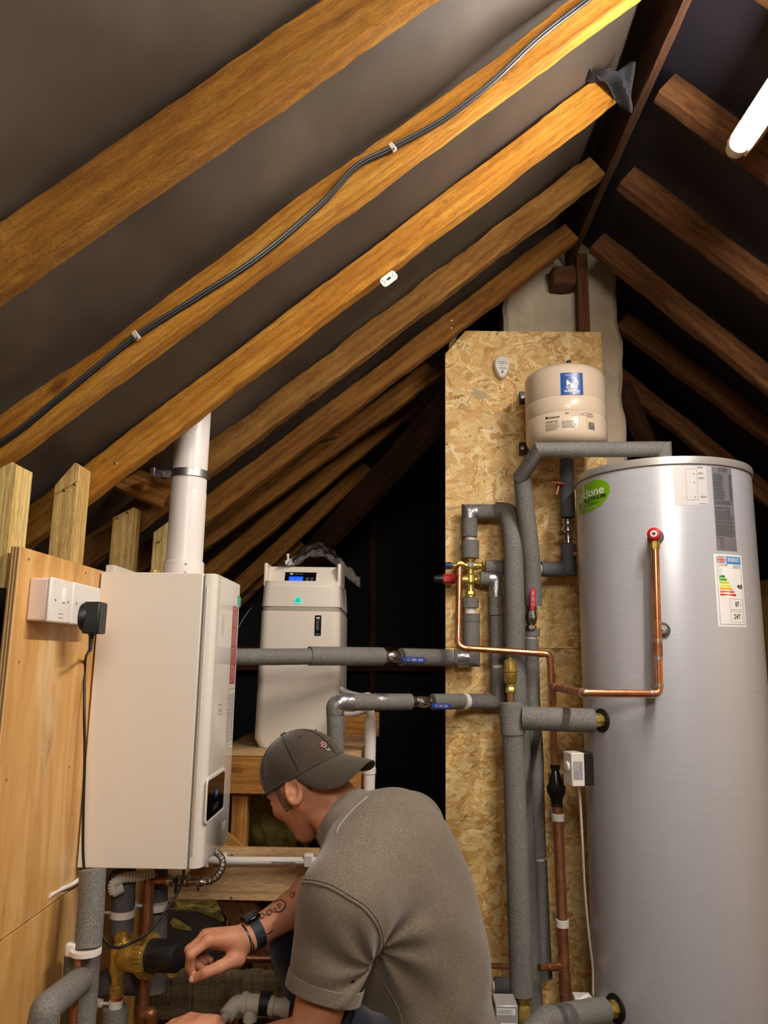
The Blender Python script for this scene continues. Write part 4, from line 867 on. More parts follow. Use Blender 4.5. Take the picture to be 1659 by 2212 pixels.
for (x0,y0,x1,y1) in((0,0,1,1),(0,1,1,0)):
    d=nrm(V((x1-x0)*fw,(y1-y0)*fh,0)); 
    for (t_,mt,lf) in((.0022,WHT,.0012),(.0008,FR,.0014)):
        p=(-d[1]*t_,d[0]*t_); a=(fu+x0*fw,fv+y0*fh); b=(fu+x1*fw,fv+y1*fh); sh.poly([(a[0]-p[0],a[1]-p[1]),(b[0]-p[0],b[1]-p[1]),(b[0]+p[0],b[1]+p[1]),(a[0]+p[0],a[1]+p[1])],mt,lf)
sh.rect(fu,fv+.36*fh,fu+fw,fv+.64*fh,WHT,.0016); sh.rect(fu+.40*fw,fv,fu+.60*fw,fv+fh,WHT,.0016); sh.rect(fu,fv+.42*fh,fu+fw,fv+.58*fh,FR,.0018); sh.rect(fu+.44*fw,fv,fu+.56*fw,fv+fh,FR,.0018)
sh.text('joule',u0+.13*w_,v1-.165*h_,.014,INKG,fit=.3*w_); sh.lines(u0+.62*w_,v1-.19*h_,u0+.92*w_,v1-.14*h_,3,LB,seed=3,fill=.4); sh.rect(u0+.1*w_,v1-.192*h_,u0+.92*w_,v1-.190*h_,LB)
sh.frame(u0+.12*w_,v1-.275*h_,u0+.22*w_,v1-.21*h_,.0007,INKG); sh.rect(u0+.13*w_,v1-.24*h_,u0+.21*w_,v1-.237*h_,INKG)
for k,(c,L_) in enumerate(zip(('1E8C3A','4DAA34','C4D61E','F4EC2A','F5B321','EA6A23','D71F2B'),(.19,.25,.31,.37,.42,.48,.54))):
    y1=v1-(.295+.042*k)*h_; y0=y1-.031*h_; mt=plain('band_'+'ABCDEFG'[k],c,.4); sh.poly([(u0+.13*w_,y0),(u0+(.10+L_)*w_,y0),(u0+(.14+L_)*w_,(y0+y1)/2),(u0+(.10+L_)*w_,y1),(u0+.13*w_,y1)],mt,.0008); sh.text('ABCDEFG'[k],u0+.15*w_,y0+.003,.007,WHT,.0011,fit=.035*w_)
yy=v1-.44*h_; sh.poly([(u0+.72*w_,yy),(u0+.80*w_,yy+.028*h_),(u0+.92*w_,yy+.028*h_),(u0+.92*w_,yy-.028*h_),(u0+.80*w_,yy-.028*h_)],INK,.001); sh.text('C',u0+.80*w_,yy-.012*h_,.0115,WHT,.0014,bold=True,fit=.08*w_)
sh.frame(u0+.42*w_,v1-.765*h_,u0+.90*w_,v1-.615*h_,.0006,INKG); sh.text('87',u0+.61*w_,v1-.72*h_,.019,INK,bold=True,fit=.15*w_); sh.text('W',u0+.80*w_,v1-.715*h_,.010,INKG,fit=.06*w_)
sh.frame(u0+.42*w_,v1-.935*h_,u0+.90*w_,v1-.785*h_,.0006,INKG); sh.text('247',u0+.53*w_,v1-.89*h_,.019,INK,bold=True,fit=.25*w_); sh.text('L',u0+.83*w_,v1-.885*h_,.009,INKG)
sh.build('energy_label',cy)
# ports and their washers
def port(px,py,R,name='port_washer',mt=GRYR):
    p,n=cyl_n(px,py); return p,n,obj(name,MB().lathe(p-n*.003,n,[(0,R),(.007,R),(.008,R-.003)],36),mt,cy)
p,n,_=port(1431,1361,.0215); obj('port_plug',MB().lathe(p,n,[(0,.012),(.010,.012),(.010,.009),(.006,.0085),(.006,.004),(.012,.0035),(.012,.001)],6),CHROME,cy); obj('plug_ring',MB().lathe(p,n,[(.004,.013),(.009,.0125),(.0095,.0105)],28),STEEL,cy)
tp,tn,_=port(1417,1160,.0215)
# relief valve with red cap
tv=root('relief_valve','brass relief valve with a red cap on the cylinder front','valve',tp+tn*.03)
obj('valve_body',MB().lathe(tp,tn,[(.004,.014),(.02,.014),(.02,.012),(.03,.012),(.03,.016),(.052,.016)],28),BRASS,tv)
cc=tp+tn*.045
obj('red_cap',MB().lathe(cc,tn,[(.0,.018),(.012,.0185),(.014,.0165),(.018,.016),(.019,.013)],36),RED,tv)
sh=Sheet(plane_fn(cc+tn*.0192,np.cross(ZUP,tn),ZUP,tn)); sh.ring(0,0,.009,.009,WHT,.0003); sh.ring(0,0,.0052,.003,INK,.0006); sh.rect(-.003,-.0012,.003,.0012,INK,.0008); sh.build('cap_mark',tv)
obj('outlet',MB().lathe(cc+V(0,0,-.012),(0,0,-1),[(0,.012),(.012,.012),(.012,.0145),(.026,.0145),(.026,.0125),(.03,.0125)],8),BRASS,tv)
# copper discharge pipe
YP=2.06; pT=cc+V(0,0,-.038)
bt0=at(1421,1492,pT[1]); 
cw=root('discharge_pipe','polished copper discharge pipe running down the cylinder and across the board','pipe',at(1200,1450,2.5))
c0=V(pT[0],pT[1],pT[2]); c1=at(1424,1499,pT[1]); c1=V(pT[0]+ (c1[0]-pT[0])*1.0,pT[1],c1[2])
c2=at(1262,1497,2.115); c3=at(1196,1484,2.50); 
rc=.0108
obj('riser',MB().tube(fil([c0,c1,c2],.018),rc,20),COPPER,cw); obj('run',MB().tube(fil([c2+V(.001,0,0),c2,c3],.012),rc,20),COPPERD,cw)
for (a,t0,t1) in((c0,.63,.66),(c0,.745,.775),(c0,.93,.955)):
    obj('coupling',MB().tube([c0+(c1-c0)*t0,c0+(c1-c0)*t1],rc+.0012,20),SOLDER,cw)
obj('coupling_sleeve',MB().tube([c0+(c1-c0)*.655,c0+(c1-c0)*.75],rc+.0014,20),COPPERD,cw)
for (a,b,t0,t1) in((c1,c2,.09,.13),(c1,c2,.97,.999),(c2,c3,.0,.06)): obj('joint',MB().tube([a+(b-a)*t0,a+(b-a)*t1],rc+.0014,20),SOLDER,cw)
d0=at(992,1224,2.56); d1=at(990,1399,2.525); d2=at(1188,1413,2.52); d3=at(1192,1480,2.54); d3b=at(1198,1655,2.54)
obj('board_run',MB().tube(fil([d0+V(.018,.03,0),d0,d1,d2,d3b],[.012,.026,.018]),rc,20),COPPER,cw)
for (a,b,t0,t1) in((d0,d1,.03,.12),(d0,d1,.88,.93),(d1,d2,.10,.13),(d1,d2,.86,.93),(d2,d3,.1,.3)): obj('elbow_end',MB().tube([a+(b-a)*t0,a+(b-a)*t1],rc+.0015,20),COPPERD,cw)
obj('tee',MB().tube([at(1192,1455,2.545),at(1194,1520,2.54)],rc+.0018,20).tube([c3,c3+(c2-c3)*.12],rc+.0018,20),COPPERD,cw)
# tundish and 28 mm drain
td0=at(1199,1652,2.54); tb0=at(1203,1742,2.53); L=np.linalg.norm(tb0-td0); ax=nrm(tb0-td0)
td=root('tundish','black plastic tundish in the copper drain beside the cylinder','tundish',td0)
obj('inlet_funnel',MB().lathe(td0,ax,[(0,.0155),(.013,.0155),(.014,.012),(.022,.0125),(.060,.0255),(.063,.026)],28),PLKG,td)
obj('outlet_cup',MB().lathe(td0,ax,[(.060,.024),(.063,.0295),(.082,.0285),(.100,.019),(.116,.0165),(.118,.0185),(L,.0185)],28),PLK,td)
for s_ in(-1,1): obj('window_rib',MB().box(td0+ax*.045+V(.021*s_,-.004,0),(.004,.006,.04)),PLK,td)
dr=root('drain_pipe','wide dull copper drain pipe with white clips below the tundish','pipe',at(1210,1950,2.52))
g0=at(1204,1738,2.53); g1=at(1222,2150,2.50); g2=at(1262,2215,2.36)
obj('pipe',MB().tube(fil([g0,g1-V(0,0,.03),g2+V(.05,-.0,-.10)],.03),.0155,24),COPPERD,dr)
for (px,py) in((1206,1764),(1211,1971)):
    c=g0+(g1-V(0,0,.03)-g0)*((py-1738)/(2125-1738)); obj('pipe_clip',MB().lathe(c+V(0,0,-.010),(0,0,1),[(0,.016),(.0,.0195),(.021,.0195),(.021,.016)],28).box(c+V(-.005,.04,0),(.016,.08,.02)),PLW,dr,bevel=.001)
gd=lambda py: g0+(g1-V(0,0,.03)-g0)*((py-1738)/(2125-1738))
obj('tee_body',MB().tube([gd(2062),gd(2122)],.0172,24),COPPERD,dr)
for py in(2062,2103,2120): obj('solder_ring',MB().tube([gd(py),gd(py)-V(0,0,.003)],.0178,24),SOLDER,dr)
obj('branch',MB().tube([at(1217,2086,2.51),at(1165,2090,2.47)],.0095,18).tube([at(1207,2088,2.50),at(1184,2089,2.485)],.0115,18),COPPER,dr)
obj('condensate_copper',MB().tube([at(480,2072,2.05),at(830,2076,2.3),at(1100,2088,2.50)],.0078,16),COPPER,label='thin bright copper pipe running horizontally behind the man',cat='pipe')
# ============================================================ INSULATED PIPEWORK ON THE BOARD
def ins(name,label,base,segs,tapes=(),group=None):
    rt=root(name,label,'pipe',base,group)
    for sgm in segs:
        pts,r_=sgm[0],sgm[1]; mt=sgm[2] if len(sgm)>2 else FOAM; nm=sgm[3] if len(sgm)>3 else('insulation' if mt in(FOAM,FOAMD) else 'pipe'); 
        m=MB().tube(pts,r_,28)
        if mt in(FOAM,FOAMD): # hollow looking ends: a dark ring inside
            pass
        obj(nm,m,mt,rt)
    for (pts,r_) in tapes: obj('silver_tape',MB().tube(pts,r_,28),TAPE,rt)
    return rt
A_=lambda pts,Y: [at(x,y,Y if not hasattr(Y,'__len__') else Y[i]) for i,(x,y) in enumerate(pts)]
Yb=2.66; R1=.0275
ins('insulated_pipe','foam lagged loop above the brass mixing valve with a taped elbow',at(1014,1160,Yb),[
 (A_([(1014,1160),(1014,1106),(1092,1106)],Yb),R1),(A_([(1016,1168),(1016,1206)],Yb-.002),.0305,FOAM,'foam_collar'),(A_([(1015,1156),(1016,1172)],Yb),.018,PLW,'pipe')],
 [(A_([(1014,1121),(1014,1106),(1030,1106)],Yb),R1+.001)])
ins('insulated_pipe','fat foam lagged pipe curving down from the loop, second of the tall pair',at(1110,1500,2.58),[
 (fil(A_([(1075,1104),(1098,1106),(1108,1150),(1110,1230),(1113,1330),(1113,1420),(1120,1540),(1128,1700),(1138,1900),(1146,2110),(1152,2230)],[2.66,2.63,2.58,2.575,2.575,2.58,2.585,2.59,2.58,2.56,2.55]),[.03]+[.2]*8),[.029]*200 and .0325)])
ins('insulated_pipe','foam lagged pipe dropping from the slanted elbow to the red lever valve',at(1140,1150,2.58),[
 (fil(A_([(1127,1020),(1133,1080),(1143,1160),(1150,1230),(1152,1308)],[2.50,2.53,2.56,2.58,2.60]),.2),.0295)])
ins('insulated_pipe','foam lagged pipe from the slant over to the cylinder top, below the cream vessel',at(1300,972,2.42),[
 (A_([(1122,1034),(1165,972),(1300,971),(1434,970),(1436,1010)],[2.50,2.40,2.42,2.42,2.42]),.0245),(A_([(1300,971),(1428,970)],2.42),.0252)])
ins('insulated_pipe','foam lagged stub running right from the upper brass outlet',at(1070,1225,Yb),[(A_([(1048,1225),(1092,1226)],Yb),.0245)])
ins('insulated_pipe','foam lagged pipe elbowing down from the lower brass outlet with tape',at(1072,1400,Yb),[
 (A_([(1037,1250),(1071,1251),(1072,1326)],Yb),.0245),(A_([(1071,1311),(1072,1329)],Yb-.002),.0262,FOAM,'foam_collar'),(A_([(1072,1322),(1073,1340)],Yb),.016,PLW,'pipe'),
 (A_([(1073,1331),(1075,1434)],Yb),.026),(A_([(1074,1428),(1075,1448)],Yb),.018,PLW,'pipe'),(A_([(1076,1442),(1080,1516),(1003,1515)],Yb),.0262)],
 [(A_([(1056,1251),(1071,1251),(1071,1290)],Yb),.0255)])
ins('insulated_pipe','foam lagged pipe below the brass mixing valve ending in a taped elbow',at(1018,1400,Yb),[
 (A_([(1016,1292),(1016,1313)],Yb),.029,FOAM,'foam_collar'),(A_([(1016,1308),(1016,1330)],Yb),.019,PLW,'pipe'),(A_([(1018,1326),(1018,1343)],Yb),.0305,FOAM,'foam_collar'),(A_([(1018,1340),(1019,1422),(982,1422)],Yb),.0285),(A_([(965,1421),(985,1421)],Yb),.018,PLW,'pipe')],
 [(A_([(1012,1422),(988,1422)],Yb),.0295)])
# upper horizontal run
YH=[2.66,2.40]
ins('insulated_pipe','upper long foam lagged pipe crossing in front of the water softener',at(700,1418,2.45),[
 (A_([(969,1421),(866,1419)],[2.66,2.55]),.0285),(A_([(826,1418),(668,1417)],[2.51,2.38]),.0288,FOAM),(A_([(670,1418),(590,1419),(500,1419),(440,1420)],[2.38,2.33,2.27,2.25]),.0245)])
ins('insulated_pipe','lower foam lagged pipe with a domed taped elbow at its left end',at(800,1516,2.42),[
 (A_([(1004,1515),(934,1516)],[2.62,2.56]),.0255),(fil(A_([(887,1516),(735,1517),(722,1524),(724,1560),(728,1700)],[2.50,2.40,2.40,2.40,2.42]),[.03,.03,.03]),.0255)],
 [(A_([(832,1516),(810,1516)],[2.464,2.449]),.0262),(fil(A_([(760,1517),(735,1517),(724,1526),(725,1545)],[2.417,2.40,2.40,2.40]),[.02,.02]),.0268)])
obj('white_cable_tie',MB().tube(A_([(1000,1515),(1008,1515)],[2.61,2.62]),.0262,28),PLW,label='white tie around the lower foam lagged pipe at the board edge',cat='cable tie')
def ball_valve(label,pa,pb,Ya,Yb2,lev,levc,s=1.,lo_=.034):
    a,b=at(*pa,Ya),at(*pb,Yb2); L=np.linalg.norm(b-a); ax=nrm(b-a); rt=root('ball_valve',label,'valve',(a+b)/2,'lever ball valves')
    obj('valve_body',MB().lathe(a,ax,[(.0,.012),(L*.22,.012),(L*.24,.016*s),(L*.36,.019*s),(L*.5,.0205*s),(L*.64,.019*s),(L*.76,.016*s),(L*.78,.012),(L,.012)],28),CHROME,rt)
    obj('nut',MB().lathe(a,ax,[(L*.03,.0165*s),(L*.06,.019*s),(L*.2,.019*s),(L*.22,.017*s)],6),CHROME,rt); obj('nut',MB().lathe(a,ax,[(L*.80,.017*s),(L*.82,.019*s),(L*.94,.019*s),(L*.97,.0165*s)],6),CHROME,rt)
    c=(a+b)/2; obj('stem',MB().lathe(c+V(0,-.012,0),(0,-1,0),[(0,.009),(.014,.009),(.014,.0065),(.018,.0065)],6).lathe(c+V(0,-.026,0),(0,-1,0),[(0,.0045),(.008,.0045)],16),STEEL,rt)
    l0,l1=at(*lev[0],c[1]-lo_),at(*lev[1],c[1]-lo_); d=nrm(l1-l0); n_=nrm(np.cross(d,(0,-1,0))); LL=np.linalg.norm(l1-l0)
    sc0=c+V(0,-lo_+.001,0); obj('lever_plate',MB().tube([sc0-d*.004,l0+d*.01],.0065,8,sc=(1,.35)),STEEL,rt)
    pl_=[(0,-.0065),(LL*.2,-.008),(LL*.86,-.0095),(LL*.97,-.006),(LL,0),(LL*.97,.006),(LL*.86,.0095),(LL*.2,.008),(0,.0065)]
    h=obj('lever',MB().prism(pl_,0,.007,lambda x,y,z:l0+d*x+n_*y+V(0,-1,0)*z),levc,rt,bevel=.0018)
    sh=Sheet(lambda u,v,l:l0+d*u+n_*v+V(0,-.0071-l,0)); Pm=plain('lever_print','C9D0E8' if levc is BLUE else 'E8B4BC',.5)
    sh.ring(LL*.28,0,.0045,.001,Pm,a0=40,a1=320,n=14); sh.lines(LL*.4,-.004,LL*.6,.004,3,Pm,seed=1,fill=.5); sh.lines(LL*.66,-.004,LL*.88,.004,3,Pm,seed=2,fill=.5); sh.build('lever_print',h)
    return rt
ball_valve('nickel ball valve with blue lever on the upper horizontal pipe',(824,1418),(868,1419),2.51,2.55,((868,1424),(922,1426)),BLUE,1.15)
ball_valve('nickel ball valve with blue lever on the lower horizontal pipe',(884,1516),(936,1516),2.50,2.56,((932,1524),(973,1525)),BLUE)
ball_valve('nickel ball valve with a raised red lever between foam lagged pipes',(1147,1306),(1147,1362),2.60,2.60,((1150,1318),(1151,1270)),REDV,1.,.052)
ins('insulated_pipe','slim foam lagged pipe running down below the red lever valve',at(1157,1700,2.62),[
 (A_([(1149,1358),(1149,1374)],2.62),.0265,FOAM,'foam_collar'),(A_([(1148,1370),(1148,1386)],2.62),.0185,PLW,'pipe'),
 (fil(A_([(1148,1380),(1150,1500),(1158,1640),(1163,1850)],2.62),.3),.0245),(A_([(1164,1846),(1166,1862)],2.62),.0165,PLW,'pipe'),(fil(A_([(1165,1858),(1170,1980),(1176,2112)],[2.62,2.62,2.61]),.3),.0245)])
# brass mixing manifold
mx=root('mixing_valve','brass mixing valve manifold with blue and red knobs','valve',at(1016,1245,Yb)); mc=at(1016,1222,Yb); md=at(1016,1252,Yb)
Zp=lambda py: at(1016,py,Yb)
obj('body',MB().lathe(Zp(1205),(0,0,-1),[(0,.014),(.012,.014),(.016,.011),(.022,.017),(.034,.0175),(.04,.011),(.055,.011),(.062,.019),(.085,.0195),(.094,.012),(.12,.010),(.128,.014),(.137,.014)],28),BRASS,mx)
obj('cross_upper',MB().lathe(at(978,1222,Yb),(1,0,0),[(0,.010),(.02,.013),(.035,.014),(.085,.014),(.09,.011),(.105,.011)],24),BRASS,mx)
obj('cross_lower',MB().lathe(at(985,1252,Yb),(1,0,0),[(0,.014),(.03,.0165),(.06,.017),(.064,.011),(.078,.011)],24),BRASS,mx)
for (px,py,d,R) in((1040,1222,(1,0,0),.0175),(1030,1252,(1,0,0),.0175),(1016,1202,(0,0,-1),.0175),(1016,1278,(0,0,-1),.0175)):
    obj('nut',MB().lathe(at(px,py,Yb),d,[(0,R*.92),(.003,R),(.012,R),(.015,R*.92)],6),BRASS,mx)
obj('black_port',MB().lathe(at(1016,1221,Yb-.012),(0,-1,0),[(0,.010),(.018,.010),(.018,.007),(.014,.006)],20),PLKG,mx)
obj('outlet_boss',MB().lathe(at(994,1223,Yb),(0,-1,0),[(-.01,.015),(.015,.014),(.03,.013)],20),BRASS,mx)
kb=at(977,1222,Yb); obj('blue_knob',MB().lathe(kb,(-1,0,0),[(0,.010),(.004,.0115),(.024,.0115),(.026,.009)],20),NAVYK,mx)
for k in range(3): obj('knob_rib',MB().lathe(kb+V(-.006-.007*k,0,0),(-1,0,0),[(0,.0115),(.001,.0128),(.0025,.0128),(.0035,.0115)],20),NAVYK,mx)
rb_=at(985,1251,Yb); obj('red_knob',MB().lathe(rb_,(-1,0,0),[(0,.013),(.006,.0175),(.044,.0175),(.046,.015)],6,twist=.5),RED,mx); obj('black_tip',MB().lathe(rb_+V(-.045,0,0),(-1,0,0),[(0,.013),(.002,.014),(.01,.0145),(.03,.0125),(.032,.010)],22),PLK,mx)
# air vent
av=root('air_vent','brass automatic air vent on a short copper stem','valve',at(1103,1470,2.42))
vb_=at(1103,1476,2.42)
obj('vent_body',MB().lathe(vb_,(0,0,1),[(-.012,.012),(-.004,.012),(.0,.015),(.006,.0185),(.032,.0195),(.034,.0215),(.040,.0218),(.043,.019),(.066,.0188),(.069,.016),(.072,.004),(.078,.004),(.079,.003)],28),BRASS,av)
obj('vent_nut',MB().lathe(vb_+V(0,0,-.030),(0,0,1),[(0,.0135),(.003,.0155),(.014,.0155),(.018,.013)],6),BRASS,av)
obj('stem_pipe',MB().tube([vb_+V(0,0,-.025),at(1104,1530,2.42)],.0108,20),COPPER,av)
# big front lagged pair to the cylinder
pF,nF,_=port(1300,1556,.0335,'flow_washer',RUB)
YG=2.30
g0=at(1105,1517,YG); gm=at(1108,1588,YG); gb_=at(1127,2146,YG-.0)
ins('insulated_pipe','thickest foam lagged riser standing in front of the tall pipes',at(1120,1900,YG),[(A_([(1104,1518),(1108,1586)],YG),.0355,FOAM,'tee_insulation'),(fil(A_([(1108,1580),(1117,1850),(1127,2148)],YG),.4),.0315)])
q1=pF+nF*.035
ins('insulated_pipe','thick foam lagged branch from the riser into the cylinder side',at(1210,1553,YG),[(fil([at(1128,1551,YG-.015),at(1150,1552,YG-.02),pF+nF*.032],.1),.0335)])
obj('union_nut',MB().lathe(pF,nF,[(.004,.02),(.02,.021),(.036,.021)],8),BRASS,cy)
obj('notch_shadow',MB().prism([(-.006,-.026),(.006,0),(-.002,.010)],0,.001,lambda x,y,z:at(1122,1553,YG-.0335)+V(x,-z,y)),INK,bpy.data.objects['insulated_pipe']) if False else None
# bottom union with taped stub
pB,nB,_=port(1330,2178,.036,'return_washer',RUB)
obj('return_union',MB().lathe(pB,nB,[(.004,.023),(.018,.023),(.018,.017),(.026,.017),(.026,.021),(.042,.021)],8),BRASS,cy)
ins('insulated_pipe','silver taped foam lagged stub at the foot of the cylinder',at(1230,2195,2.2),[([pB+nB*.045,at(1180,2206,2.12),at(1150,2240,2.1)],.034)],[([pB+nB*.11,at(1200,2203,2.125)],.0348)])
# right side vessel pipe H
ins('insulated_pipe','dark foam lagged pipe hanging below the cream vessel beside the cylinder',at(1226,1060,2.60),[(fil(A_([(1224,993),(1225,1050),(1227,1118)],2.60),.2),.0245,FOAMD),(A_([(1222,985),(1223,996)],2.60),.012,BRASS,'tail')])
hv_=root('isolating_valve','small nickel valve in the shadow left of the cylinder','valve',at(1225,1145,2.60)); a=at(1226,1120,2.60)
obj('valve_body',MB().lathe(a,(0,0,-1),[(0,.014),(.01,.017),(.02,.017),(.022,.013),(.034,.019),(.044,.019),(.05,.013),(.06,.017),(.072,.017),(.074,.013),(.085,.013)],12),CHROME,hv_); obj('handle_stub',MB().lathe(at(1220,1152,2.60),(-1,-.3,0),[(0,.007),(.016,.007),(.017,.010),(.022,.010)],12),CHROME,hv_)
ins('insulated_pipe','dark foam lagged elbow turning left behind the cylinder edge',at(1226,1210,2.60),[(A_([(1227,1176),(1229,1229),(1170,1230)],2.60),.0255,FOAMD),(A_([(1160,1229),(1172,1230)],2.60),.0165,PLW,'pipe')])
obj('copper_stub',MB().lathe(at(1238,1197,2.55),(1,0,0),[(0,.007),(.02,.007)],14),COPPER,label='copper stub touching the cylinder beside the dark elbow',cat='pipe')
dc_=root('drain_cock','dull copper drain cock under the cream vessel','valve',at(1210,1045,2.58))
obj('body',MB().lathe(at(1218,1045,2.57),(-1,0,.1),[(0,.006),(.012,.006),(.013,.009),(.024,.009),(.026,.005),(.036,.005),(.037,.007),(.042,.007)],14),COPPERD,dc_); obj('spout',MB().lathe(at(1207,1050,2.57),(-.3,0,-1),[(0,.005),(.025,.0045),(.026,.006),(.03,.006)],12),COPPERD,dc_)
# ------------------------------------------------------------ expansion vessel
YV=2.52; RV=.135; vx=at(1221,870,YV)[0]; zb1=at(1221,952,YV-.10)[2]; ztp=at(1221,786,YV-.10)[2]
ev=root('expansion_vessel','cream expansion vessel with a blue label hung on the board','vessel',(vx,YV,zb1))
H_=ztp-zb1
prof=[(-.018,.03),(-.014,.06),(-.004,.105),(.008,.126),(.022,.134),(.04,RV)]
zr=[.36,.40,.56,.60]
prof+=[(H_*.33,RV),(H_*.345,RV-.0025),(H_*.36,RV),(H_*.54,RV),(H_*.555,RV-.0025),(H_*.57,RV),(H_-.03,RV),(H_-.014,RV-.006),(H_-.002,RV-.022),(H_+.010,RV-.05),(H_+.018,RV-.09),(H_+.02,.0)]
obj('shell',MB().lathe((vx,YV,zb1),(0,0,1),[(t,r) for t,r in prof],72,caps=False).lathe((vx,YV,zb1-.018),(0,0,1),[(0,.03),(0,.0)],24,caps=False),BEIGE,ev,ang=60)
obj('valve_cap',MB().lathe((vx+.012,YV-.02,zb1+H_+.016),(0,0,1),[(0,.012),(.004,.012),(.004,.0075),(.026,.0075),(.028,.006)],18),PLK,ev)
for py in(859,969): c=at(1130,py,2.70); obj('wall_bracket',MB().box(c+V(0,.0,0),(.028,.012,.045)),PLK,ev,bevel=.002); obj('bracket_bolt',MB().lathe(c+V(-.002,-.006,0),(0,-1,0),[(0,.008),(.003,.008),(.004,.005)],16),STEEL,ev)
obj('bracket_strap',MB().box((vx,2.66,zb1+.07),(.06,.10,.03)).box((vx,2.66,zb1+H_-.06),(.06,.10,.03)),PLK,ev)
def vfn(u,v,l): a=u/RV; return V(vx+(RV+l)*math.sin(a),YV-(RV+l)*math.cos(a),v)
def v_uv(px,py):
    d=ray(px,py); a=d[0]**2+d[1]**2; b=-2*(d[0]*vx+d[1]*YV); c=vx**2+YV**2-RV*RV; k=(-b-math.sqrt(max(0,b*b-4*a*c)))/(2*a); p=d*k; return math.atan2(p[0]-vx,-(p[1]-YV))*RV,p[2]
LBLU=plain('label_blue','0F4C9E',.3); sh=Sheet(vfn,.01); u0,v1=v_uv(1210,806); u1,v0=v_uv(1260,853); uc,vc=(u0+u1)/2,(v0+v1)/2; w_,h_=u1-u0,v1-v0
sh.rect(u0,v0,u1,v1,LBLU); sh.text('ThermoWave™',uc,v1-.15*h_,.0085,WHT,.001,'c',fit=.6*w_); sh.ring(uc+.02*w_,vc+.04*h_,.019,.019,WHT,.0008,n=28)
sh.poly([(uc-.014,vc+.015),(uc-.004,vc+.021),(uc+.008,vc+.017),(uc+.010,vc+.008),(uc+.004,vc+.006),(uc+.004,vc-.001),(uc-.006,vc+.002),(uc-.010,vc+.008)],LBLU,.0012)
sh.poly([(uc+.006,vc+.004),(uc+.016,vc+.006),(uc+.017,vc-.004),(uc+.009,vc-.008),(uc+.004,vc-.003)],LBLU,.0012); sh.poly([(uc-.013,vc-.002),(uc-.005,vc-.005),(uc-.006,vc-.012),(uc-.011,vc-.009)],LBLU,.0012)
for k in range(3): sh.ring(uc+.002,vc+.002,.0225+.002*k,.001,WHT,.001,200+8*k,320-10*k,16)
sh.text('globalwater',uc,v0+.12*h_,.0115,WHT,.001,'c',bold=True,fit=.72*w_); sh.text('solutions',uc+.2*w_,v0+.045*h_,.006,WHT,.001,'c')
sh.build('blue_label',ev)
sh=Sheet(vfn,.01); u0,v1=v_uv(1178,896); u1,v0=v_uv(1284,930); w_,h_=u1-u0,v1-v0
sh.text('globalwater',u0+.06*w_,v1-.30*h_,.0115,INK,bold=True,fit=.24*w_); sh.ring(u0+.03*w_,v1-.22*h_,.0045,.0045,INK,n=12); sh.text('TWC209TI-12LH',u0,v1-.55*h_,.009,INK,bold=True,fit=.26*w_)
sh.lines(u0,v0,u0+.3*w_,v1-.6*h_,6,INK,seed=1,fill=.35); sh.lines(u0+.33*w_,v0+.05*h_,u0+.65*w_,v1-.5*h_,6,INK,seed=2,fill=.4); sh.lines(u0+.40*w_,v1-.15*h_,u0+.48*w_,v1-.02*h_,3,INK,seed=9,fill=.5)
sh.rect(u0+.665*w_,v0,u0+.67*w_,v1,INKG); sh.frame(u0+.52*w_,v1-.25*h_,u0+.57*w_,v1,.0006,INKG); sh.frame(u0+.59*w_,v1-.25*h_,u0+.64*w_,v1,.0006,INKG); sh.ring(u0+.61*w_,v1-.15*h_,.002,.0006,INKG,n=10)
sh.text('CE',u0+.69*w_,v1-.2*h_,.011,INK,fit=.07*w_); sh.frame(u0+.77*w_,v1-.2*h_,u0+.81*w_,v1,.0008,INK); sh.rect(u0+.825*w_,v0,u0+.83*w_,v1,INKG); sh.lines(u0+.84*w_,v1-.3*h_,u0+w_,v1,4,INK,seed=5,fill=.4)
x=u0+.86*w_
rb=random.Random(3)
while x<u0+w_: t_=rb.choice((.0006,.0011,.0016)); sh.rect(x,v0+.02*h_,x+t_,v0+.45*h_,INK); x+=t_+rb.choice((.0006,.0010))
sh.build('data_print',ev)
# carbon monoxide alarm
ca=at(1083,797,YO-.002); co_=root('gas_alarm','small white egg shaped alarm with tiny indicator lights','alarm',ca); pts=[]
for k in range(32):
    a=2*math.pi*k/32; rx=.0295 if math.sin(a)>0 else .0295-.006*(-math.sin(a)); pts.append((rx*math.cos(a),(.034 if math.sin(a)>0 else .054)*math.sin(a)+.010))
vs_=[];f=[]
for (s_,z) in((1,.0),(1.0,.016),(.94,.023),(.8,.0265)): vs_+=[ca+V(x*s_,-z,y*s_) for x,y in pts]
for k in range(3):
    for i in range(32): f.append((k*32+i,k*32+(i+1)%32,(k+1)*32+(i+1)%32,(k+1)*32+i))
f.append(tuple(range(96,128))); obj('alarm_case',MB().add(vs_,f),PLW,co_)
sh=Sheet(plane_fn(ca+V(0,-.0267,0),V(1,0,0),ZUP,V(0,-1,0)))
for k,u in enumerate((-.016,-.006,0,.006,.016)): sh.ring(u,.012,.0018 if k in(1,2,3) else .0026,.0018 if k in(1,2,3) else .0008,INK,n=12)
sh.lines(-.014,.016,.014,.019,1,INKG,fill=.6); sh.lines(-.010,.0015,.010,.0045,1,INKG,seed=3,fill=.6); sh.text('FireAngel',0,-.0085,.0068,INK,align='c',bold=True); sh.rect(-.012,-.011,.012,-.0103,INKG)
for k in range(4): sh.rect(-.005+.001*(k in(0,3)),-.0175-.003*k,.005-.001*(k in(0,3)),-.0157-.003*k,INK)
sh.build('alarm_print',co_)
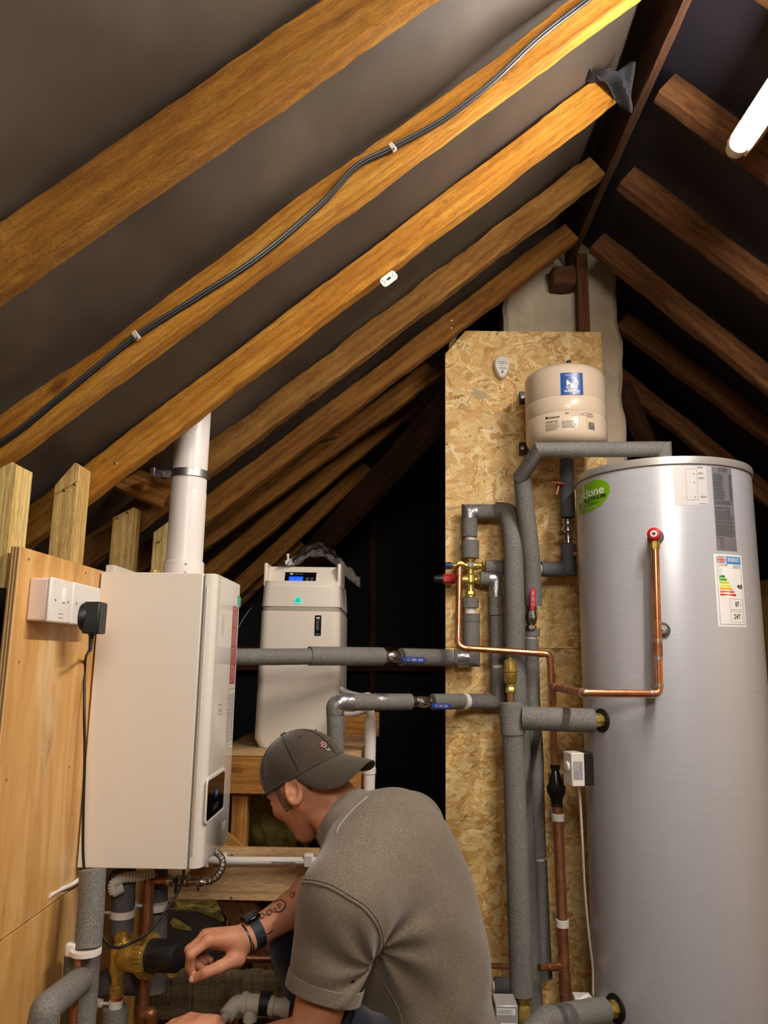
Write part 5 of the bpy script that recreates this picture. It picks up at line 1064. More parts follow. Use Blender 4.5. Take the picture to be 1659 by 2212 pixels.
# thermostat box on the cylinder side with its cable
tb=root('thermostat_box','small white and black control box on the left flank of the cylinder','control box',at(1240,1660,2.33))
c=at(1240,1660,2.20); 
u_=nrm(V(1,.25,0)); B=np.array([u_,np.cross(ZUP,u_),ZUP]).T
obj('cover',MB().box(c,(.038,.05,.088),B),PLW,tb,bevel=.003); obj('base',MB().box(c+u_*.033+V(0,.01,0),(.032,.052,.086),B),PLK,tb,bevel=.003)
n_=-np.cross(ZUP,u_); sh=Sheet(plane_fn(c+n_*.0253,u_,ZUP,n_)); sh.rect(-.015,-.026,.013,.022,plain('label_silver','AFAFB3',.4)); 
for k in range(5): sh.rect(-.014+.0045*k+(.004 if k>2 else 0),-.024,-.0125+.0045*k+(.004 if k>2 else 0),.020-.006*(k%2),INK)
sh.frame(-.009,-.022,-.002,-.006,.0007,INK); sh.build('rating_print',tb)
obj('dial',MB().lathe(c-u_*.019+V(0,0,.006),-u_,[(0,.014),(.005,.013),(.006,.010)],20),PLW,tb)
P=[c+V(.01,0,-.043),at(1253,1730,2.22),at(1258,1820,2.24),at(1263,1920,2.28),at(1272,2020,2.32),at(1280,2090,2.36),at(1281,2150,2.38)]
obj('thermostat_cable',MB().tube(spline(P,7),.0034,10),plain('cable_white','D9CDBB',.5),label='white cable hanging from the control box down the cylinder side',cat='cable')
P=[at(1236,2178,2.30),at(1250,2163,2.27),at(1268,2152,2.28),at(1276,2156,2.30)]
obj('white_cable',MB().tube(spline(P,6),.006,12),PLW,label='short white cable loop at the foot of the cylinder',cat='cable')
wj=root('junction_box','white junction box low behind the taped stub','box',at(1255,2165,2.4)); obj('box_lid',MB().box(at(1258,2172,2.40),(.05,.04,.055)),PLW,wj,bevel=.003); obj('cable_gland',MB().lathe(at(1276,2156,2.31),(1,.2,.5),[(0,.008),(.008,.008)],6),RUB,wj)
# zone valve at the bottom
zv=root('motorised_valve','grey box motorised valve on a brass body at the bottom edge','valve',at(1110,2190,2.25)); c=at(1093,2200,2.22)
obj('actuator_box',MB().box(c+V(0,.02,-.005),(.058,.075,.085)),plain('actuator_grey','B4B0AE',.35,.2),zv,bevel=.003)
sh=Sheet(plane_fn(c+V(0,-.0178,-.005),V(1,0,0),ZUP,V(0,-1,0))); sh.rect(-.016,-.034,.024,.002,WHT); sh.text('D1',-.010,-.018,.012,INK); sh.lines(-.012,-.030,.02,-.022,2,INKG,fill=.4); sh.rect(-.026,.020,.022,.036,WHT); sh.lines(-.024,.022,.018,.034,4,INKG,seed=4,fill=.4); sh.build('rating_label',zv)
vb2=at(1131,2150,YG); obj('valve_body',MB().lathe(vb2,(0,0,-1),[(0,.021),(.012,.021),(.012,.016),(.022,.015),(.028,.019),(.05,.022),(.07,.022),(.08,.018)],8),BRASS,zv)
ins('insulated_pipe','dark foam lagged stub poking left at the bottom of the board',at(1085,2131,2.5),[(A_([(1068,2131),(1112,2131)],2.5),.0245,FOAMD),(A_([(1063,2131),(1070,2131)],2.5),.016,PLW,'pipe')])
# white standpipe right of the shelf, and hoses
sp=root('standpipe','white plastic standpipe with a clip right of the softener shelf','pipe',at(798,1640,2.55))
obj('pipe',MB().tube([at(796,1760,2.55),at(801,1552,2.55)],.0185,24),PLP,sp); obj('inner_hose',MB().tube([at(801,1556,2.55),at(799,1534,2.55)],.0145,20),PLP,sp)
obj('pipe_clip',MB().lathe(at(798,1671,2.55),(0,0,1),[(0,.0188),(0,.021),(.017,.021),(.017,.0188)],24).box(at(783,1666,2.57),(.03,.02,.014)),PLP,sp)
P=[at(736,1488,2.62),at(755,1497,2.60),at(780,1503,2.57),at(797,1502,2.55),at(801,1516,2.55),at(799,1545,2.55)]
obj('hose',MB().tube(spline(P,8),.0085,16),PLP,label='white hose curving from the softener over to the standpipe',cat='hose')
P=[at(738,1542,2.60),at(760,1543,2.58),at(785,1537,2.56),at(796,1524,2.55),at(798,1508,2.55)]
obj('hose',MB().tube(spline(P,8),.0085,16),PLP,label='second white hose looping below the taped pipe to the standpipe',cat='hose')
for k,(a,b,c_) in enumerate((((470,1345),(530,1290),(566,1270)),((480,1420),(530,1330),(566,1290)))):
    obj('thin_cable',MB().tube(spline([at(*a,2.55),at(*b,2.6),at(*c_,2.66)],8),.0025,8),PLK,label=['upper thin black cable behind the boiler and softener','lower thin black cable behind the boiler and softener'][k],cat='cable')
# ============================================================ PIPES UNDER THE BOILER
XL=-.66
def Yx(px,x=XL): return x/((px-850)/FP)  # rough depth for a column at wall offset x
ins('insulated_pipe','thick foam lagged pipe dropping from the boiler left corner',at(187,1970,1.74),[(A_([(200,1878),(197,1960),(190,2048)],[1.76,1.75,1.73]),.0275)])
c=at(186,2053,1.72); k1=root('pipe_clip','white pipe clip at the foot of the left foam lagged pipe','clip',c); obj('ring',MB().lathe(c+V(0,0,-.006),(0,0,1),[(0,.029),(0,.031),(.009,.031),(.009,.029)],28),PLW,k1); obj('foot',MB().box(c+V(-.03,.0,.002),(.022,.02,.026)),PLW,k1,bevel=.004)
obj('copper_drop',MB().tube([at(172,2052,1.72),at(170,2112,1.71)],.0078,16),COPPERD,label='short bare copper pipe left of the lower foam lagged pair',cat='pipe')
ins('insulated_pipe','left lower foam lagged pipe standing beside the plywood',at(185,2150,1.76),[(A_([(188,2052),(184,2130),(176,2230)],[1.78,1.78,1.77]),.0275),(A_([(160,2062),(156,2150),(150,2230)],[1.80,1.80,1.79]),.020)])
ins('insulated_pipe','slanting foam lagged pipe coming forward at the bottom left',at(130,2150,1.6),[(fil(A_([(172,2120),(98,2180),(88,2240)],[1.70,1.50,1.50]),[.006]),.0265)])
obj('copper_drop',MB().tube([at(163,2140,1.69),at(157,2230,1.68)],.0075,16),COPPERD,label='thin copper pipe behind the slanting foam lagged pipe',cat='pipe')
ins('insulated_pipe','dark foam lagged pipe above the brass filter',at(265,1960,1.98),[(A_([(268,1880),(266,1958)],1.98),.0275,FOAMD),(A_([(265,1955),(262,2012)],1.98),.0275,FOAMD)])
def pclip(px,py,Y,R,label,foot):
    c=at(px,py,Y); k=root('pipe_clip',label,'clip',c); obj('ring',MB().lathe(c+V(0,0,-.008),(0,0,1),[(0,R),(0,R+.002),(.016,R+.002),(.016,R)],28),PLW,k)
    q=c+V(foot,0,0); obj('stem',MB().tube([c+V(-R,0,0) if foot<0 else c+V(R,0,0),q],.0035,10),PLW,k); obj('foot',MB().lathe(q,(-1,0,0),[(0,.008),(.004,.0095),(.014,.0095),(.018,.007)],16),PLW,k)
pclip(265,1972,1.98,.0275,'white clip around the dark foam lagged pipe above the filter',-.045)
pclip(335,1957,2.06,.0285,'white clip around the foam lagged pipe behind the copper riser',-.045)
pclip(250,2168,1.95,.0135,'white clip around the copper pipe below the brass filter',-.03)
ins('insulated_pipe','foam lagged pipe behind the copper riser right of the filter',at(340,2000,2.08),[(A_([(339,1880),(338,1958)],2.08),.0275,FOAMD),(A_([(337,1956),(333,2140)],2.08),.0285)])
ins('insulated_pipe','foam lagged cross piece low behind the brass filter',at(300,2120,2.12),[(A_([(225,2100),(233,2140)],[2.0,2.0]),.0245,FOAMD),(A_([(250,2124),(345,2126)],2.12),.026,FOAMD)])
rs=root('copper_riser','tarnished copper riser in front of the boiler pipes','pipe',at(315,2040,2.0))
e1=at(308,2175,2.0)
obj('pipe',MB().tube(fil(A_([(323,1880),(318,2000),(309,2185),(318,2196),(328,2150)],[2.0,2.0,2.0,1.99,1.98])[:3]+[at(325,2195,2.0)],.015),.0125,20),COPPERD,rs)
obj('elbow',MB().tube(fil(A_([(306,2170),(307,2192),(328,2186),(327,2230)],2.0),[.012,.012]),.0138,20),COPPERD,rs)
# brass filter
fx_=at(262,2062,1.95)
ff=root('magnetic_filter','brass magnetic filter with a black canister pointing at the hand','filter',fx_)
obj('vertical_body',MB().lathe(at(263,2010,1.95),(0,0,-1),[(0,.013),(.008,.013),(.010,.0165),(.02,.0165),(.022,.014),(.03,.016),(.04,.022),(.085,.022),(.1,.016),(.115,.0145),(.118,.0185),(.132,.0185),(.134,.0155),(.14,.0155)],24),BRASS,ff)
ax=nrm(at(405,2066,1.90)-at(250,2062,1.96)); p0=at(262,2062,1.955)
obj('filter_body',MB().lathe(p0,ax,[(-.012,.018),(-.005,.026),(.005,.029),(.016,.0345),(.045,.037),(.064,.037)],36),BRASS,ff)
Lr=.064; m=MB(); m.lathe(p0,ax,[(Lr,.036),(Lr+.001,.0445),(Lr+.019,.0445),(Lr+.020,.036)],48); 
for k in range(30):
    a=2*math.pi*k/30; u=nrm(np.cross(ax,ZUP)); v=np.cross(ax,u); c=p0+ax*(Lr+.009)+(u*math.cos(a)+v*math.sin(a))*.0455
    m.box(c,(.017,.0042,.0045),np.array([ax,-u*math.sin(a)+v*math.cos(a),u*math.cos(a)+v*math.sin(a)]).T)
obj('ribbed_ring',m,BRASS,ff,smooth=False)
obj('canister',MB().lathe(p0,ax,[(Lr+.019,.0355),(Lr+.045,.035),(Lr+.083,.0335),(Lr+.092,.0305),(Lr+.096,.024)],40),PLK,ff)
for k in range(3): obj('canister_rib',MB().box(p0+ax*(Lr+.028)+V(0,-.035,.01-.012*k),(.022,.004,.0025),np.array([ax,np.cross(ZUP,ax),ZUP]).T),PLK,ff)
dq=at(374,2094,1.905); obj('drain_plug',MB().lathe(dq,(0,0,-1),[(-.01,.013),(.004,.013)],20),PLK,ff); obj('drain_cap',MB().lathe(dq+V(0,0,-.004),(0,0,-1),[(0,.0135),(.009,.013),(.011,.010)],14),BRASS,ff)
obj('filter_tail',MB().tube([at(258,2098,1.95),at(252,2160,1.95)],.0135,20),COPPER,label='bright copper pipe below the brass filter',cat='pipe')
ins('insulated_pipe','foam lagged pipe at the bottom below the lowest clip',at(245,2200,1.95),[(A_([(250,2176),(246,2235)],1.95),.0285)])
# condensate trap hose
cz=[at(332,1885,1.98),at(300,1893,1.96),at(268,1896,1.94),at(246,1908,1.93),at(247,1925,1.93),at(264,1917,1.94),at(290,1893,1.96)]
P=spline(cz[:6],14); rr_=[.0115+.0016*math.sin(i*2.1) for i in range(len(P))]
obj('corrugated_hose',MB().tube(P,rr_,16),CONDUIT,label='grey white corrugated hose bent below the boiler',cat='hose',ang=60)
# valve with braided hose
v0_=at(352,1903,1.99)
iv=root('filling_valve','small nickel valve set with black lever and braided hose below the boiler','valve',v0_)
a,b=at(345,1902,1.99),at(440,1905,1.96); L=np.linalg.norm(b-a); ax=nrm(b-a)
obj('copper_tail',MB().tube([a-ax*.02,a+ax*.03],.008,14),COPPERD,iv)
obj('valve_body',MB().lathe(a,ax,[(.02,.009),(.024,.0135),(.034,.0135),(.036,.009),(.045,.013),(.055,.013),(.06,.009),(.068,.0125),(.078,.0125),(.08,.008),(L*.85,.008),(L*.86,.0115),(L*.95,.0115),(L,.008)],14),CHROME,iv)
obj('black_lever',MB().box(at(380,1914,1.965),(.007,.006,.034)).box(at(380,1903,1.97),(.014,.014,.008)),PLK,iv,bevel=.001)
obj('thumb_screw',MB().lathe(at(428,1892,1.965),(0,0,-1),[(0,.004),(.012,.003),(.025,.003),(.028,.006),(.034,.004)],10),CHROME,iv)
P=spline([at(440,1905,1.96),at(456,1902,1.95),at(472,1890,1.95),at(481,1870,1.95),at(478,1852,1.96),at(462,1838,1.98),at(445,1832,2.0)],14)
m=MB(); m.tube(P,.0075,14)
obj('braided_hose',m,metal('braid','6F6A64','B8B1A8',.35,300,.8),iv)
m2=MB(); n_=len(P)
for hnd in(1,-1):
    for s_ in range(6):
        q=[]
        for i in range(n_):
            t=nrm(P[min(i+1,n_-1)]-P[max(i-1,0)]); u=nrm(np.cross(t,(0,1,0.1))); v=np.cross(t,u); a=hnd*i*.8+s_*1.047; q.append(P[i]+(u*math.cos(a)+v*math.sin(a))*.0076)
        m2.tube(q,.00045,5)
obj('braid_wires',m2,CHROME,iv,kind='stuff')
obj('union_stub',MB().lathe(at(318,1897,2.0),(1,0,0),[(0,.010),(.012,.010),(.012,.013),(.022,.013)],12),PLK,label='black union nut under the boiler beside the copper riser',cat='fitting')
obj('copper_stub',MB().tube([at(236,1886,2.02),at(234,1920,2.02)],.0085,14),COPPERD,label='copper stub behind the corrugated hose',cat='pipe')
# plastic pipe fittings at the bottom
pw=root('push_fit_pipe','dirty white plastic pipe with tee fittings at the bottom, held by the lower hand','pipe',at(520,2180,2.0))
YW=1.98
obj('pipe',MB().tube([at(470,2215,1.90),at(500,2183,YW-.02)],.0105,18),PLG,pw)
obj('elbow',MB().tube(fil(A_([(488,2196),(510,2168),(540,2167)],[YW-.03,YW-.01,YW]),.02),.0185,24),PLG,pw)
obj('tee',MB().lathe(at(522,2166,YW),(1,0,-.02),[(0,.021),(.004,.0235),(.012,.0235),(.016,.020),(.05,.020),(.054,.0225),(.062,.0225),(.064,.018)],28).tube([at(540,2172,YW),at(540,2205,YW)],.0165,22),PLG,pw)
obj('rubber_sleeve',MB().tube([at(562,2166,YW-.01),at(585,2168,YW-.01)],.026,24),RUB,pw)
obj('end_fitting',MB().lathe(at(580,2172,YW-.02),(1,0,-.1),[(0,.018),(.004,.021),(.012,.021),(.014,.018),(.03,.018),(.032,.021),(.05,.021)],28),PLG,pw)
ft=root('brass_elbow_fitting','small brass and red capped fitting behind the wrist','fitting',at(562,2032,2.25)); obj('body',MB().lathe(at(553,2040,2.25),(1,0,.6),[(0,.010),(.01,.010),(.012,.014),(.025,.014),(.028,.009)],12),SOLDER,ft); obj('red_nut',MB().lathe(at(556,2048,2.24),(0,-1,0),[(0,.008),(.006,.008)],10),RED,ft)
# ============================================================ THE MAN: signed-distance figure turned into one continuous surface
def SM(a,b,k): h=np.clip(.5+.5*(b-a)/k,0,1); return b+(a-b)*h-k*h*(1-h)
def rc(P,a,b,r1,r2): a=np.array(a);b=np.array(b); d=b-a; t=np.clip((P-a)@d/d.dot(d),0,1); return np.linalg.norm(P-a-t[:,None]*d,axis=1)-(r1+(r2-r1)*t)
def el(P,c,r,B=None):
    q=P-np.array(c); 
    if B is not None: q=q@B
    r=np.array(r); k0=np.linalg.norm(q/r,axis=1); k1=np.linalg.norm(q/(r*r),axis=1)+1e-9; return k0*(k0-1)/k1
def nets(fn,lo,hi,h,blk=20):
    lo=np.array(lo,float); n=np.ceil((np.array(hi)-lo)/h).astype(int)+1; n=((n+blk-1)//blk)*blk; val=np.full(n,1.,np.float32)
    bc=[(np.arange(n[k]//blk)+.5)*blk*h for k in range(3)]; G=np.stack(np.meshgrid(*bc,indexing='ij'),-1).reshape(-1,3)+lo; D=fn(G); rad=blk*h*.95
    gi=np.stack(np.meshgrid(*[np.arange(n[k]//blk) for k in range(3)],indexing='ij'),-1).reshape(-1,3)
    loc=np.stack(np.meshgrid(*[np.arange(blk)]*3,indexing='ij'),-1).reshape(-1,3)*h
    for g,c,d in zip(gi,G,D):
        sl=tuple(slice(g[k]*blk,(g[k]+1)*blk) for k in range(3))
        if abs(d)>rad+.012: val[sl]=np.sign(d); continue
        val[sl]=fn(lo+g*blk*h+loc).reshape(blk,blk,blk)
    s=val<0; a=s[:-1,:-1,:-1]; al=a.copy(); an=a.copy()
    cr=[(i,j,k) for i in(0,1) for j in(0,1) for k in(0,1)]
    S=lambda A,c:A[c[0]:A.shape[0]-1+c[0],c[1]:A.shape[1]-1+c[1],c[2]:A.shape[2]-1+c[2]]
    for c in cr: al&=S(s,c); an|=S(s,c)
    act=np.argwhere(an&~al); V8={c:val[act[:,0]+c[0],act[:,1]+c[1],act[:,2]+c[2]] for c in cr}
    acc=np.zeros((len(act),3)); cnt=np.zeros(len(act))
    for c in cr:
        for k in range(3):
            if c[k]==0:
                d=list(c); d[k]=1; d=tuple(d); v0,v1=V8[c],V8[d]; m=(v0<0)!=(v1<0); t=np.where(m,v0/(v0-v1+1e-12),0); p=np.array(c,float)[None]+0*acc; p[:,k]+=t; acc+=p*m[:,None]; cnt+=m
    vv=lo+(act+acc/cnt[:,None])*h; idx=np.full(an.shape,-1,np.int32); idx[tuple(act.T)]=np.arange(len(act)); F=[]
    for k in range(3):
        o=[x for x in range(3) if x!=k]; sl0=[slice(1,-1)]*3; sl1=[slice(1,-1)]*3; sl0[k]=slice(0,-1); sl1[k]=slice(1,None)
        x0,x1=s[tuple(sl0)],s[tuple(sl1)]; e=np.argwhere(x0!=x1)
        if len(e)==0: continue
        inside=x0[tuple(e.T)]; e=e+np.array([0 if i==k else 1 for i in range(3)]); q=[]
        for (da,db) in((0,0),(-1,0),(-1,-1),(0,-1)): w_=e.copy(); w_[:,o[0]]+=da; w_[:,o[1]]+=db; w_=np.minimum(w_,np.array(idx.shape)-1); q.append(idx[tuple(w_.T)])
        q=np.stack(q,1); flip=inside if k!=1 else ~inside; q[flip]=q[flip][:,::-1]; q=q[(q>=0).all(1)]; F.append(q)
    return vv,np.concatenate(F)[:,::-1]
# joints
LS,LE=at(745,1955,1.635),at(668,2262,1.60); LW=at(505,2262,1.66); LH=at(440,2222,1.70)
RS=at(880,1792,2.05); RE=at(735,1900,2.02); RW=at(541,2021,1.86)
NB=at(772,1792,1.86); PEL=at(915,2290,1.87); HC=at(662,1692,1.90)
lat=nrm(LS-RS); spn=nrm(at(860,1850,1.86)-at(920,2250,1.87)); lat=nrm(lat-spn*lat.dot(spn)); frt=np.cross(spn,lat)
if frt[0]>0: frt=-frt
TB=np.array([lat,frt,spn]).T
# head frame
yaw=math.radians(33); pit=math.radians(31)
HF=nrm(V(-math.cos(yaw)*math.cos(pit),math.sin(yaw)*math.cos(pit),-math.sin(pit)))
hup=nrm(V(-.40,.06,.9)); hup=nrm(hup-HF*hup.dot(HF)); HL=np.cross(hup,HF); HB=np.array([HF,HL,hup]).T
if HL[1]>0: HL=-HL; HB=np.array([HF,HL,hup]).T
def hw(x,y,z): return HC+HB@V(x,y,z)
def head_sdf(P):
    q=(P-HC)@HB; y=np.abs(q[:,1]); Q=np.stack([q[:,0],y,q[:,2]],1)
    d=el(q,(-.008,0,.022),(.099,.078,.092)); d=SM(d,el(q,(.035,0,-.035),(.058,.056,.075)),.03); d=SM(d,el(q,(.062,0,-.092),(.026,.026,.022)),.022)
    d=SM(d,rc(Q,(-.01,.055,-.045),(.055,.022,-.094),.018,.014),.022)       # jaw line
    d=SM(d,el(Q,(.062,.038,-.022),(.026,.022,.02)),.02)                     # cheekbone
    d=SM(d,rc(Q,(.087,.0,.022),(.072,.045,.020),.010,.009),.012)            # brow
    d=SM(d,rc(q,(.088,0,.010),(.111,0,-.026),.008,.0105),.012); d=SM(d,el(Q,(.098,.011,-.029),(.010,.007,.007)),.006) # nose
    d=np.maximum(d,-el(Q,(.098,.032,.001),(.012,.014,.009))*1.0) if False else -SM(-d,el(Q,(.1,.032,.002),(.016,.015,.010)),.008)
    d=SM(d,el(Q,(.083,.031,.001),(.011,.012,.011)),.002)                     # eyeball
    d=SM(d,el(q,(.092,0,-.053),(.010,.022,.0055)),.005); d=SM(d,el(q,(.090,0,-.064),(.010,.019,.006)),.004)  # lips
    e=Q-np.array((-.024,.073,-.004)); ea=math.radians(28); eb=np.stack([e[:,0]*math.cos(.25)+e[:,2]*math.sin(.25),e[:,1]*math.cos(ea)+ -e[:,0]*math.sin(ea),e[:,2]*math.cos(.25)-e[:,0]*math.sin(.25)],1)
    r=np.sqrt((eb[:,0]/.017)**2+(eb[:,2]/.031)**2); ear=el(eb,(0,.008,0),(.019,.0075,.033)); ear=-SM(-ear,el(eb,(.001,.0165,.003),(.0125,.0115,.023)),.004); ear=SM(ear,el(eb,(.006,.006,-.004),(.006,.006,.010)),.003); d=SM(d,ear,.005)
    return d
def neck_sdf(P):
    d=rc(P,hw(-.035,0,-.030),NB+TB@V(0,-.0,-.03),.058,.066); d=SM(d,rc(P,hw(-.010,.045,-.045),NB+V(-.03,-.02,-.01),.018,.02),.03); return d
def chain(P,pts,rs,k=.008):
    d=None
    for i in range(len(pts)-1):
        e=rc(P,pts[i],pts[i+1],rs[i],rs[i+1]); d=e if d is None else SM(d,e,k)
    return d
# right hand (far arm): knuckles from index to little finger, tips and thumb
HD=1.0
MCP=[at(450,2032,1.795),at(441,2026,1.815),at(443,2021,1.838),at(455,2018,1.86)]
PIP=[at(412,2062,1.775),at(409,2052,1.80),at(415,2048,1.83),at(430,2046,1.855)]
DIP=[at(410,2088,1.785),at(418,2076,1.81),at(428,2070,1.84),at(442,2066,1.86)]
TIP=[at(417,2108,1.795),at(434,2088,1.815),at(443,2078,1.835),at(455,2074,1.855)]
TH=[at(512,2070,1.83),at(474,2089,1.79),at(444,2101,1.778),at(419,2114,1.783)]
HANDJ=[(MCP,PIP,DIP,TIP)]
WR=at(524,2032,1.85)
# wrist, watch end
def handR(P):
    d=rc(P,WR+V(.01,0,.006),(MCP[1]+MCP[2])/2+V(.012,0,-.004),.027,.021)
    for m_ in MCP: d=SM(d,rc(P,WR+(m_-WR)*.25,m_,.017,.0125),.012)
    d=SM(d,rc(P,WR+V(-.008,-.012,-.012),TH[0],.018,.017),.014); d=SM(d,rc(P,TH[0],TH[1],.0165,.0125),.012)
    f=None
    for i in range(4):
        r=(.0105,.0105,.010,.009)[i]; c=chain(P,[MCP[i],PIP[i],DIP[i],TIP[i]],[r*1.12,r,r*.93,r*.80],.004); f=c if f is None else SM(f,c,.0018)
    t=chain(P,TH[1:],[.0125,.0115,.0092],.004); d=SM(d,f,.006); return SM(d,t,.004)
def armR(P): return chain(P,[RS,RE,RE+(RW-RE)*.35,RW+(RE-RW)*.05,WR],[.055,.047,.047,.029,.026],.02)
def armL(P): return chain(P,[LS,LS+(LE-LS)*.45,LE,LE+(LW-LE)*.3,LW],[.056,.054,.042,.041,.027],.02)
LM=[LH+V(-.05+.004*i,-.03+.024*i,.008-.003*i) for i in range(4)]
def handL(P):
    d=rc(P,LW,LH,.026,.024)
    for i,m_ in enumerate(LM):
        d=SM(d,rc(P,LH+V(.02,-.012+.01*i,0),m_,.016,.0125),.012); d=SM(d,chain(P,[m_,m_+V(-.035,0,-.012),m_+V(-.045,.002,-.038),m_+V(-.03,.004,-.052)],[.0115,.0105,.0098,.0085],.004),.004)
    d=SM(d,chain(P,[LH+V(.03,-.03,-.01),LH+V(0,-.048,-.012),LH+V(-.032,-.045,-.02)],[.015,.0125,.010],.006),.01); return d
def torso_in(P): return SM(rc(P,NB,PEL,.07,.09),rc(P,RS,LS,.05,.05),.05)
groups=[(head_sdf,HC,.17),(neck_sdf,(HC+NB)/2,.20),(handR,(WR+MCP[1])/2,.16),(armR,(RS+RW)/2,.32),(armL,(LS+LE)/2,.30),(lambda P:rc(P,LE,LW,.041,.027),(LE+LW)/2,.2),(handL,LH,.16),(torso_in,(NB+PEL)/2,.5)]
def body(P):
    out=None; c=P.mean(0); rad=np.linalg.norm(P-c,axis=1).max() if len(P)<9000 else 9
    for g,gc,gr in groups:
        if rad<9 and np.linalg.norm(c-gc)>gr+rad+.06: continue
        d=g(P); out=d if out is None else SM(out,d,.012)
    return out if out is not None else np.full(len(P),.5)
allp=np.array([LH+V(-.12,-.08,-.12),HC+V(-.2,.2,.16),RS+V(.12,.1,.1),PEL+V(.1,.1,.0),LE+V(.06,-.1,-.08)])
lo,hi=allp.min(0),allp.max(0)
man=root('person','crouching person in a grey brown polo shirt and backward cap reaching for the filter','person',(PEL[0],PEL[1],FLZ))
_b=lambda P: np.concatenate([body(P[i:i+1]) for i in range(0)]) if False else body(P)
obj('body',nets(body,lo,hi,.0032),SKIN,man,ang=80)
# hair: cropped band below the cap
def hair(P):
    q=(P-HC)@HB; d=head_sdf(P)-.0016; y=np.abs(q[:,1])
    reg=np.maximum(np.maximum(q[:,0]-.038,-.034-q[:,2]-.25*np.clip(-q[:,0],0,.1)),q[:,2]-.06); reg=np.maximum(reg,-el(np.stack([q[:,0],y,q[:,2]],1),(-.016,.085,-.012),(.036,.04,.050)))
    return np.maximum(np.maximum(d,reg),-head_sdf(P)-.004)
obj('hair',nets(hair,HC-.14,HC+.14,.003),HAIR,man,ang=80)
# ---------------- shirt
def sleeve(P,S,E,t0,t1,r0,r1):
    a=S+(E-S)*t0; b=S+(E-S)*t1; o=rc(P,a,b,r0,r1); ax=nrm(E-S); cut=(P-b)@ax; i=rc(P,a,b+ax*.08,r0-.02,r1-.005); i=np.where((P-a)@ax>.02,i,1); return np.maximum(np.maximum(o,cut),-i)
def L3(x,y,Y): return at(x,y,Y)
def shirt(P):
    ch=at(858,1905,1.86); md=at(908,2060,1.87); lw=at(918,2250,1.87)
    d=el(P,ch,(.195,.150,.20),TB); d=SM(d,el(P,md,(.178,.150,.20),TB),.07); d=SM(d,el(P,lw,(.172,.158,.17),TB),.06)
    d=SM(d,rc(P,LS,RS,.082,.088),.06); d=SM(d,rc(P,NB+TB@V(0,0,-.045),at(800,1830,1.86),.080,.10),.05)
    d=SM(d,rc(P,at(800,1850,1.78),LS,.10,.085),.05)
    sl=sleeve(P,LS,LE,.0,.64,.082,.073); sr=sleeve(P,RS,RE,0,.7,.085,.078)
    d=SM(d,sl,.028); d=SM(d,sr,.03)
    q=(P-ch)@TB; u,v,w_=q[:,0],q[:,1],q[:,2]
    # folds: fan out of the left armpit, plus sags across the lower back
    ap=at(812,2075,1.62); e=P-ap; r=np.linalg.norm(e,axis=1); ang=np.arctan2(e[:,2],e[:,0])
    d=d+.0042*np.sin(ang*9+r*14)*np.exp(-((r-.07)/.085)**2)+.0035*np.sin(w_*34+u*12+np.sin(v*14)*1.2)*np.clip((-w_-.08)/.15,0,1)
    d=d+.0022*np.sin(P[:,2]*40+P[:,0]*28)*np.sin(P[:,0]*23+P[:,1]*19)
    nk=rc(P,NB+(HC-NB)*.05,HC,.064,.064); d=np.maximum(d,-nk) 
    ax=nrm(LE-LS); t=(P-LS)@ax
    return d
slo=np.array([LS,RS,PEL,LS+(LE-LS)*.75,NB]).min(0)-.20; shi=np.array([LS,RS,PEL,NB]).max(0)+.22; slo[2]=at(900,2300,1.87)[2]
sv=nets(shirt,slo,shi,.0052); sht=obj('polo_shirt',sv,SHIRT,man,ang=80,label='grey brown polo shirt stretched over the back')
def trace(fn,px,py,y0=1.3,y1=2.3):
    k=y0
    for _ in range(90):
        p=at(px,py,k)[None]; d=fn(p)[0]
        if abs(d)<.0006: break
        k+=d*.7
        if k>y1: break
    return at(px,py,k)
def seam(name,pts,fn,mat,r,par,off=0,n=6,seg=8,**k):
    q=spline([V(x,y,0) for x,y in pts],n); P=[trace(fn,a[0],a[1]) for a in q]; P=[p for i,p in enumerate(P) if i==0 or np.linalg.norm(p-P[i-1])<.06]
    return obj(name,MB().tube(P,r,seg),mat,par,**k)
seam('shoulder_seam',[(655,1906),(680,1908),(715,1919),(755,1942),(785,1962),(808,1990),(821,2018),(823,2045),(817,2062)],shirt,SHIRT,.0028,sht)
seam('seam_stitch',[(655,1899),(682,1901),(718,1912),(758,1935),(789,1955),(814,1985),(827,2016),(829,2045),(824,2062)],shirt,SHIRT,.0013,sht)
seam('yoke_seam',[(727,1800),(731,1788),(745,1768),(765,1746),(785,1728),(794,1721)],shirt,plain('piping_light','A59683',.9),.0016,sht)
seam('side_seam',[(825,2120),(845,2150),(862,2185),(868,2212)],shirt,SHIRT,.0018,sht)
# sleeve hem band
ax=nrm(LE-LS); hb=LS+(LE-LS)*.64
obj('sleeve_hem',MB().lathe(hb,-ax,[(.0,.0700),(-.0008,.0732),(.001,.0748),(.026,.0762),(.0275,.0742)],56,caps=False),COLLAR,sht)
